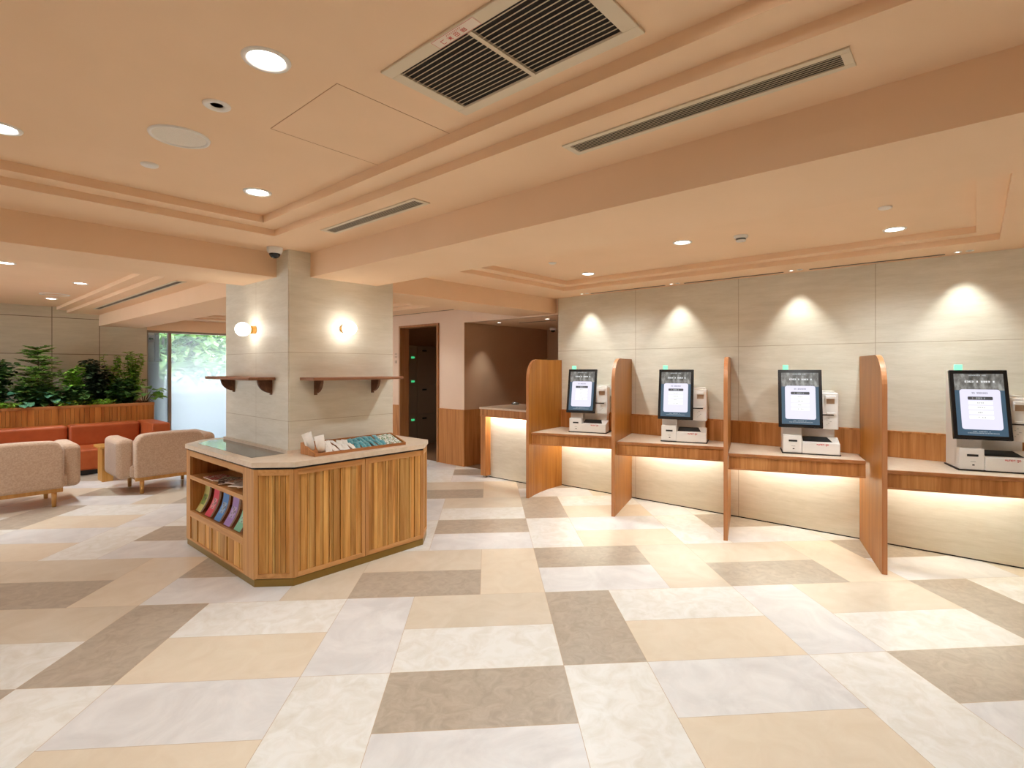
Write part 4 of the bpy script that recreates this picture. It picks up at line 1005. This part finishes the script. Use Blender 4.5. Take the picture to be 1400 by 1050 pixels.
def ivy(x, y, H, R, n, label, mat='lf_ivy', L=0.05, seed=2, name='ivy_plant'):
    random.seed(seed); t = plant(name, label, x, y); sb, lb = NB(), NB()
    for k in range(n):
        a = random.uniform(0, 2 * PI); h = H * random.uniform(0.45, 1.0) if k else H; q = R * random.uniform(0.2, 1.0) * (1.2 - h / H * 0.6)
        top = Vector((math.cos(a) * q, math.sin(a) * q * 0.7, h)); prev = Vector((random.uniform(-.04, .04), random.uniform(-.04, .04), 0))
        m = int(6 + 16 * h / 0.8)
        for i in range(1, m + 1):
            s = i / m; p = prev.lerp(top, 1 / (m - i + 1)) + Vector((random.gauss(0, .006), random.gauss(0, .006), 0))
            stems(sb, [(prev, p)], 0.003); prev = p
            if s > 0.12:
                for _ in range(3):
                    b = random.uniform(0, 2 * PI); leaf(lb, p, Vector((math.cos(b), math.sin(b), random.uniform(-0.3, 0.5))).normalized(), L * 1.25 * random.uniform(0.7, 1.3), 0.8)
    obj('stem', sb, M['stem'], t); obj('foliage', lb, M[mat], t, norm=False)
def bigleaf(x, y, n, L, H, label, mat, seed=3, lean=(0, 0)):
    random.seed(seed); t = plant('broadleaf_plant', label, x, y); sb, lb = NB(), NB()
    for k in range(n):
        a = 2 * PI * k / n + random.uniform(-0.3, 0.3); q = random.uniform(0.05, 0.16); p = Vector((math.cos(a) * q + lean[0] * random.random(), math.sin(a) * q + lean[1] * random.random(), H * random.uniform(0.3, 1)))
        stems(sb, [((0, 0, 0), p)], 0.005); leaf(lb, p, Vector((math.cos(a), math.sin(a) - 0.4, random.uniform(-0.15, 0.35))).normalized(), L * random.uniform(0.8, 1.2), 0.75, droop=0.4)
    obj('stem', sb, M['stem'], t); obj('foliage', lb, M[mat], t, norm=False)
def low(x, y, w, label, mat, seed=4, n=160):
    random.seed(seed); t = plant('ground_cover_plant', label, x, y); lb = NB(); sb = NB()
    for k in range(n):
        p = Vector((random.uniform(-w, w), random.gauss(0, 0.06), random.uniform(0.02, 0.10))); b = random.uniform(0, 2 * PI)
        leaf(lb, p, Vector((math.cos(b), math.sin(b), random.uniform(0, 0.8))).normalized(), 0.055, 0.6)
        if k % 4 == 0: stems(sb, [((p.x * 0.9, p.y * 0.5, 0), p)], 0.002)
    obj('stem', sb, M['stem'], t); obj('foliage', lb, M[mat], t, norm=False)
fern_tree(1.18, 10.74, 0.92, 0.46, 'tall feathery fern-like plant, largest in the planter', 'lf_mid', 21)
ivy(0.74, 10.75, 0.72, 0.26, 16, 'dark green shrub in the planter, cut off at the left edge', 'lf_dark', 0.07, 22, 'leafy_shrub')
ivy(1.60, 10.72, 0.66, 0.26, 16, 'bright leafy shrub in the planter right of the fern', 'lf_ivy', 0.065, 23, 'leafy_shrub')
ivy(1.86, 10.70, 0.74, 0.24, 26, 'very dark dense shrub in the middle of the planter', 'lf_black', 0.07, 24, 'leafy_shrub')
ivy(2.07, 10.86, 0.82, 0.22, 13, 'thin ivy behind the dark shrub in the planter', 'lf_ivy', 0.05, 25)
ivy(2.33, 10.78, 0.88, 0.29, 24, 'tall light green ivy near the right end of the planter', 'lf_ivy', 0.05, 26)
ivy(2.20, 10.62, 0.42, 0.30, 22, 'low dark shrub below the tall ivy in the planter', 'lf_dark', 0.08, 27, 'leafy_shrub')
bigleaf(2.47, 10.62, 18, 0.19, 0.32, 'broad-leaved plant hanging over the right end of the planter', 'lf_mid', 28, (0.16, -0.05))
bigleaf(1.0, 10.58, 11, 0.17, 0.26, 'blue-green broad-leaved plant below the fern, on its left', 'lf_blue', 29)
bigleaf(1.33, 10.58, 12, 0.17, 0.26, 'dark blue-green broad-leaved plant below the fern, on its right', 'lf_blue', 30)
ivy(1.12, 10.60, 0.36, 0.34, 22, 'dark low shrub at the foot of the fern', 'lf_dark', 0.09, 33, 'leafy_shrub')
ivy(1.62, 10.55, 0.32, 0.32, 20, 'dark low shrub in front of the bright leafy shrub', 'lf_dark', 0.08, 34, 'leafy_shrub')
low(1.50, 10.46, 0.16, 'lime green ground cover along the planter edge, right of the fern', 'lf_lime', 31)
low(1.86, 10.46, 0.16, 'lime green ground cover along the planter edge, below the dark shrub', 'lf_lime', 32)
low(0.82, 10.46, 0.12, 'lime green ground cover at the left end of the planter edge', 'lf_lime', 35)

# ------------------------------------------------------------------ daylight, camera, view
w = bpy.data.worlds.new('World'); SC.world = w; w.use_nodes = True
bg = w.node_tree.nodes['Background']; bg.inputs[0].default_value = (0.80, 0.90, 1.0, 1); bg.inputs[1].default_value = 3.6
sun = bpy.data.lights.new('sun', 'SUN'); sun.energy = 2.0; sun.angle = 0.02; sun.color = (1, 0.96, 0.88)
so = bpy.data.objects.new('sun', sun); COL.objects.link(so); so.rotation_euler = (math.radians(38), 0, math.radians(150))

cam = bpy.data.cameras.new('camera'); co = bpy.data.objects.new('camera', cam); COL.objects.link(co)
co.location = (0, 0, 1.5); co.rotation_euler = (PI / 2, 0, math.radians(40.65 - 90))
cam.sensor_width = 36; cam.lens = 714 / 1400 * 36; cam.shift_x = -20 / 1400; cam.shift_y = -22 / 1400; cam.clip_start = 0.02
SC.camera = co
SC.view_settings.view_transform = 'Standard'; SC.view_settings.look = 'None'; SC.view_settings.gamma = 1; SC.view_settings.use_curve_mapping = False
SC.view_settings.exposure = 0.81
cy = SC.cycles
cy.use_denoising = True; cy.max_bounces = 10; cy.diffuse_bounces = 6; cy.glossy_bounces = 3; cy.transparent_max_bounces = 8; cy.sample_clamp_indirect = 8; cy.caustics_reflective = False; cy.caustics_refractive = False
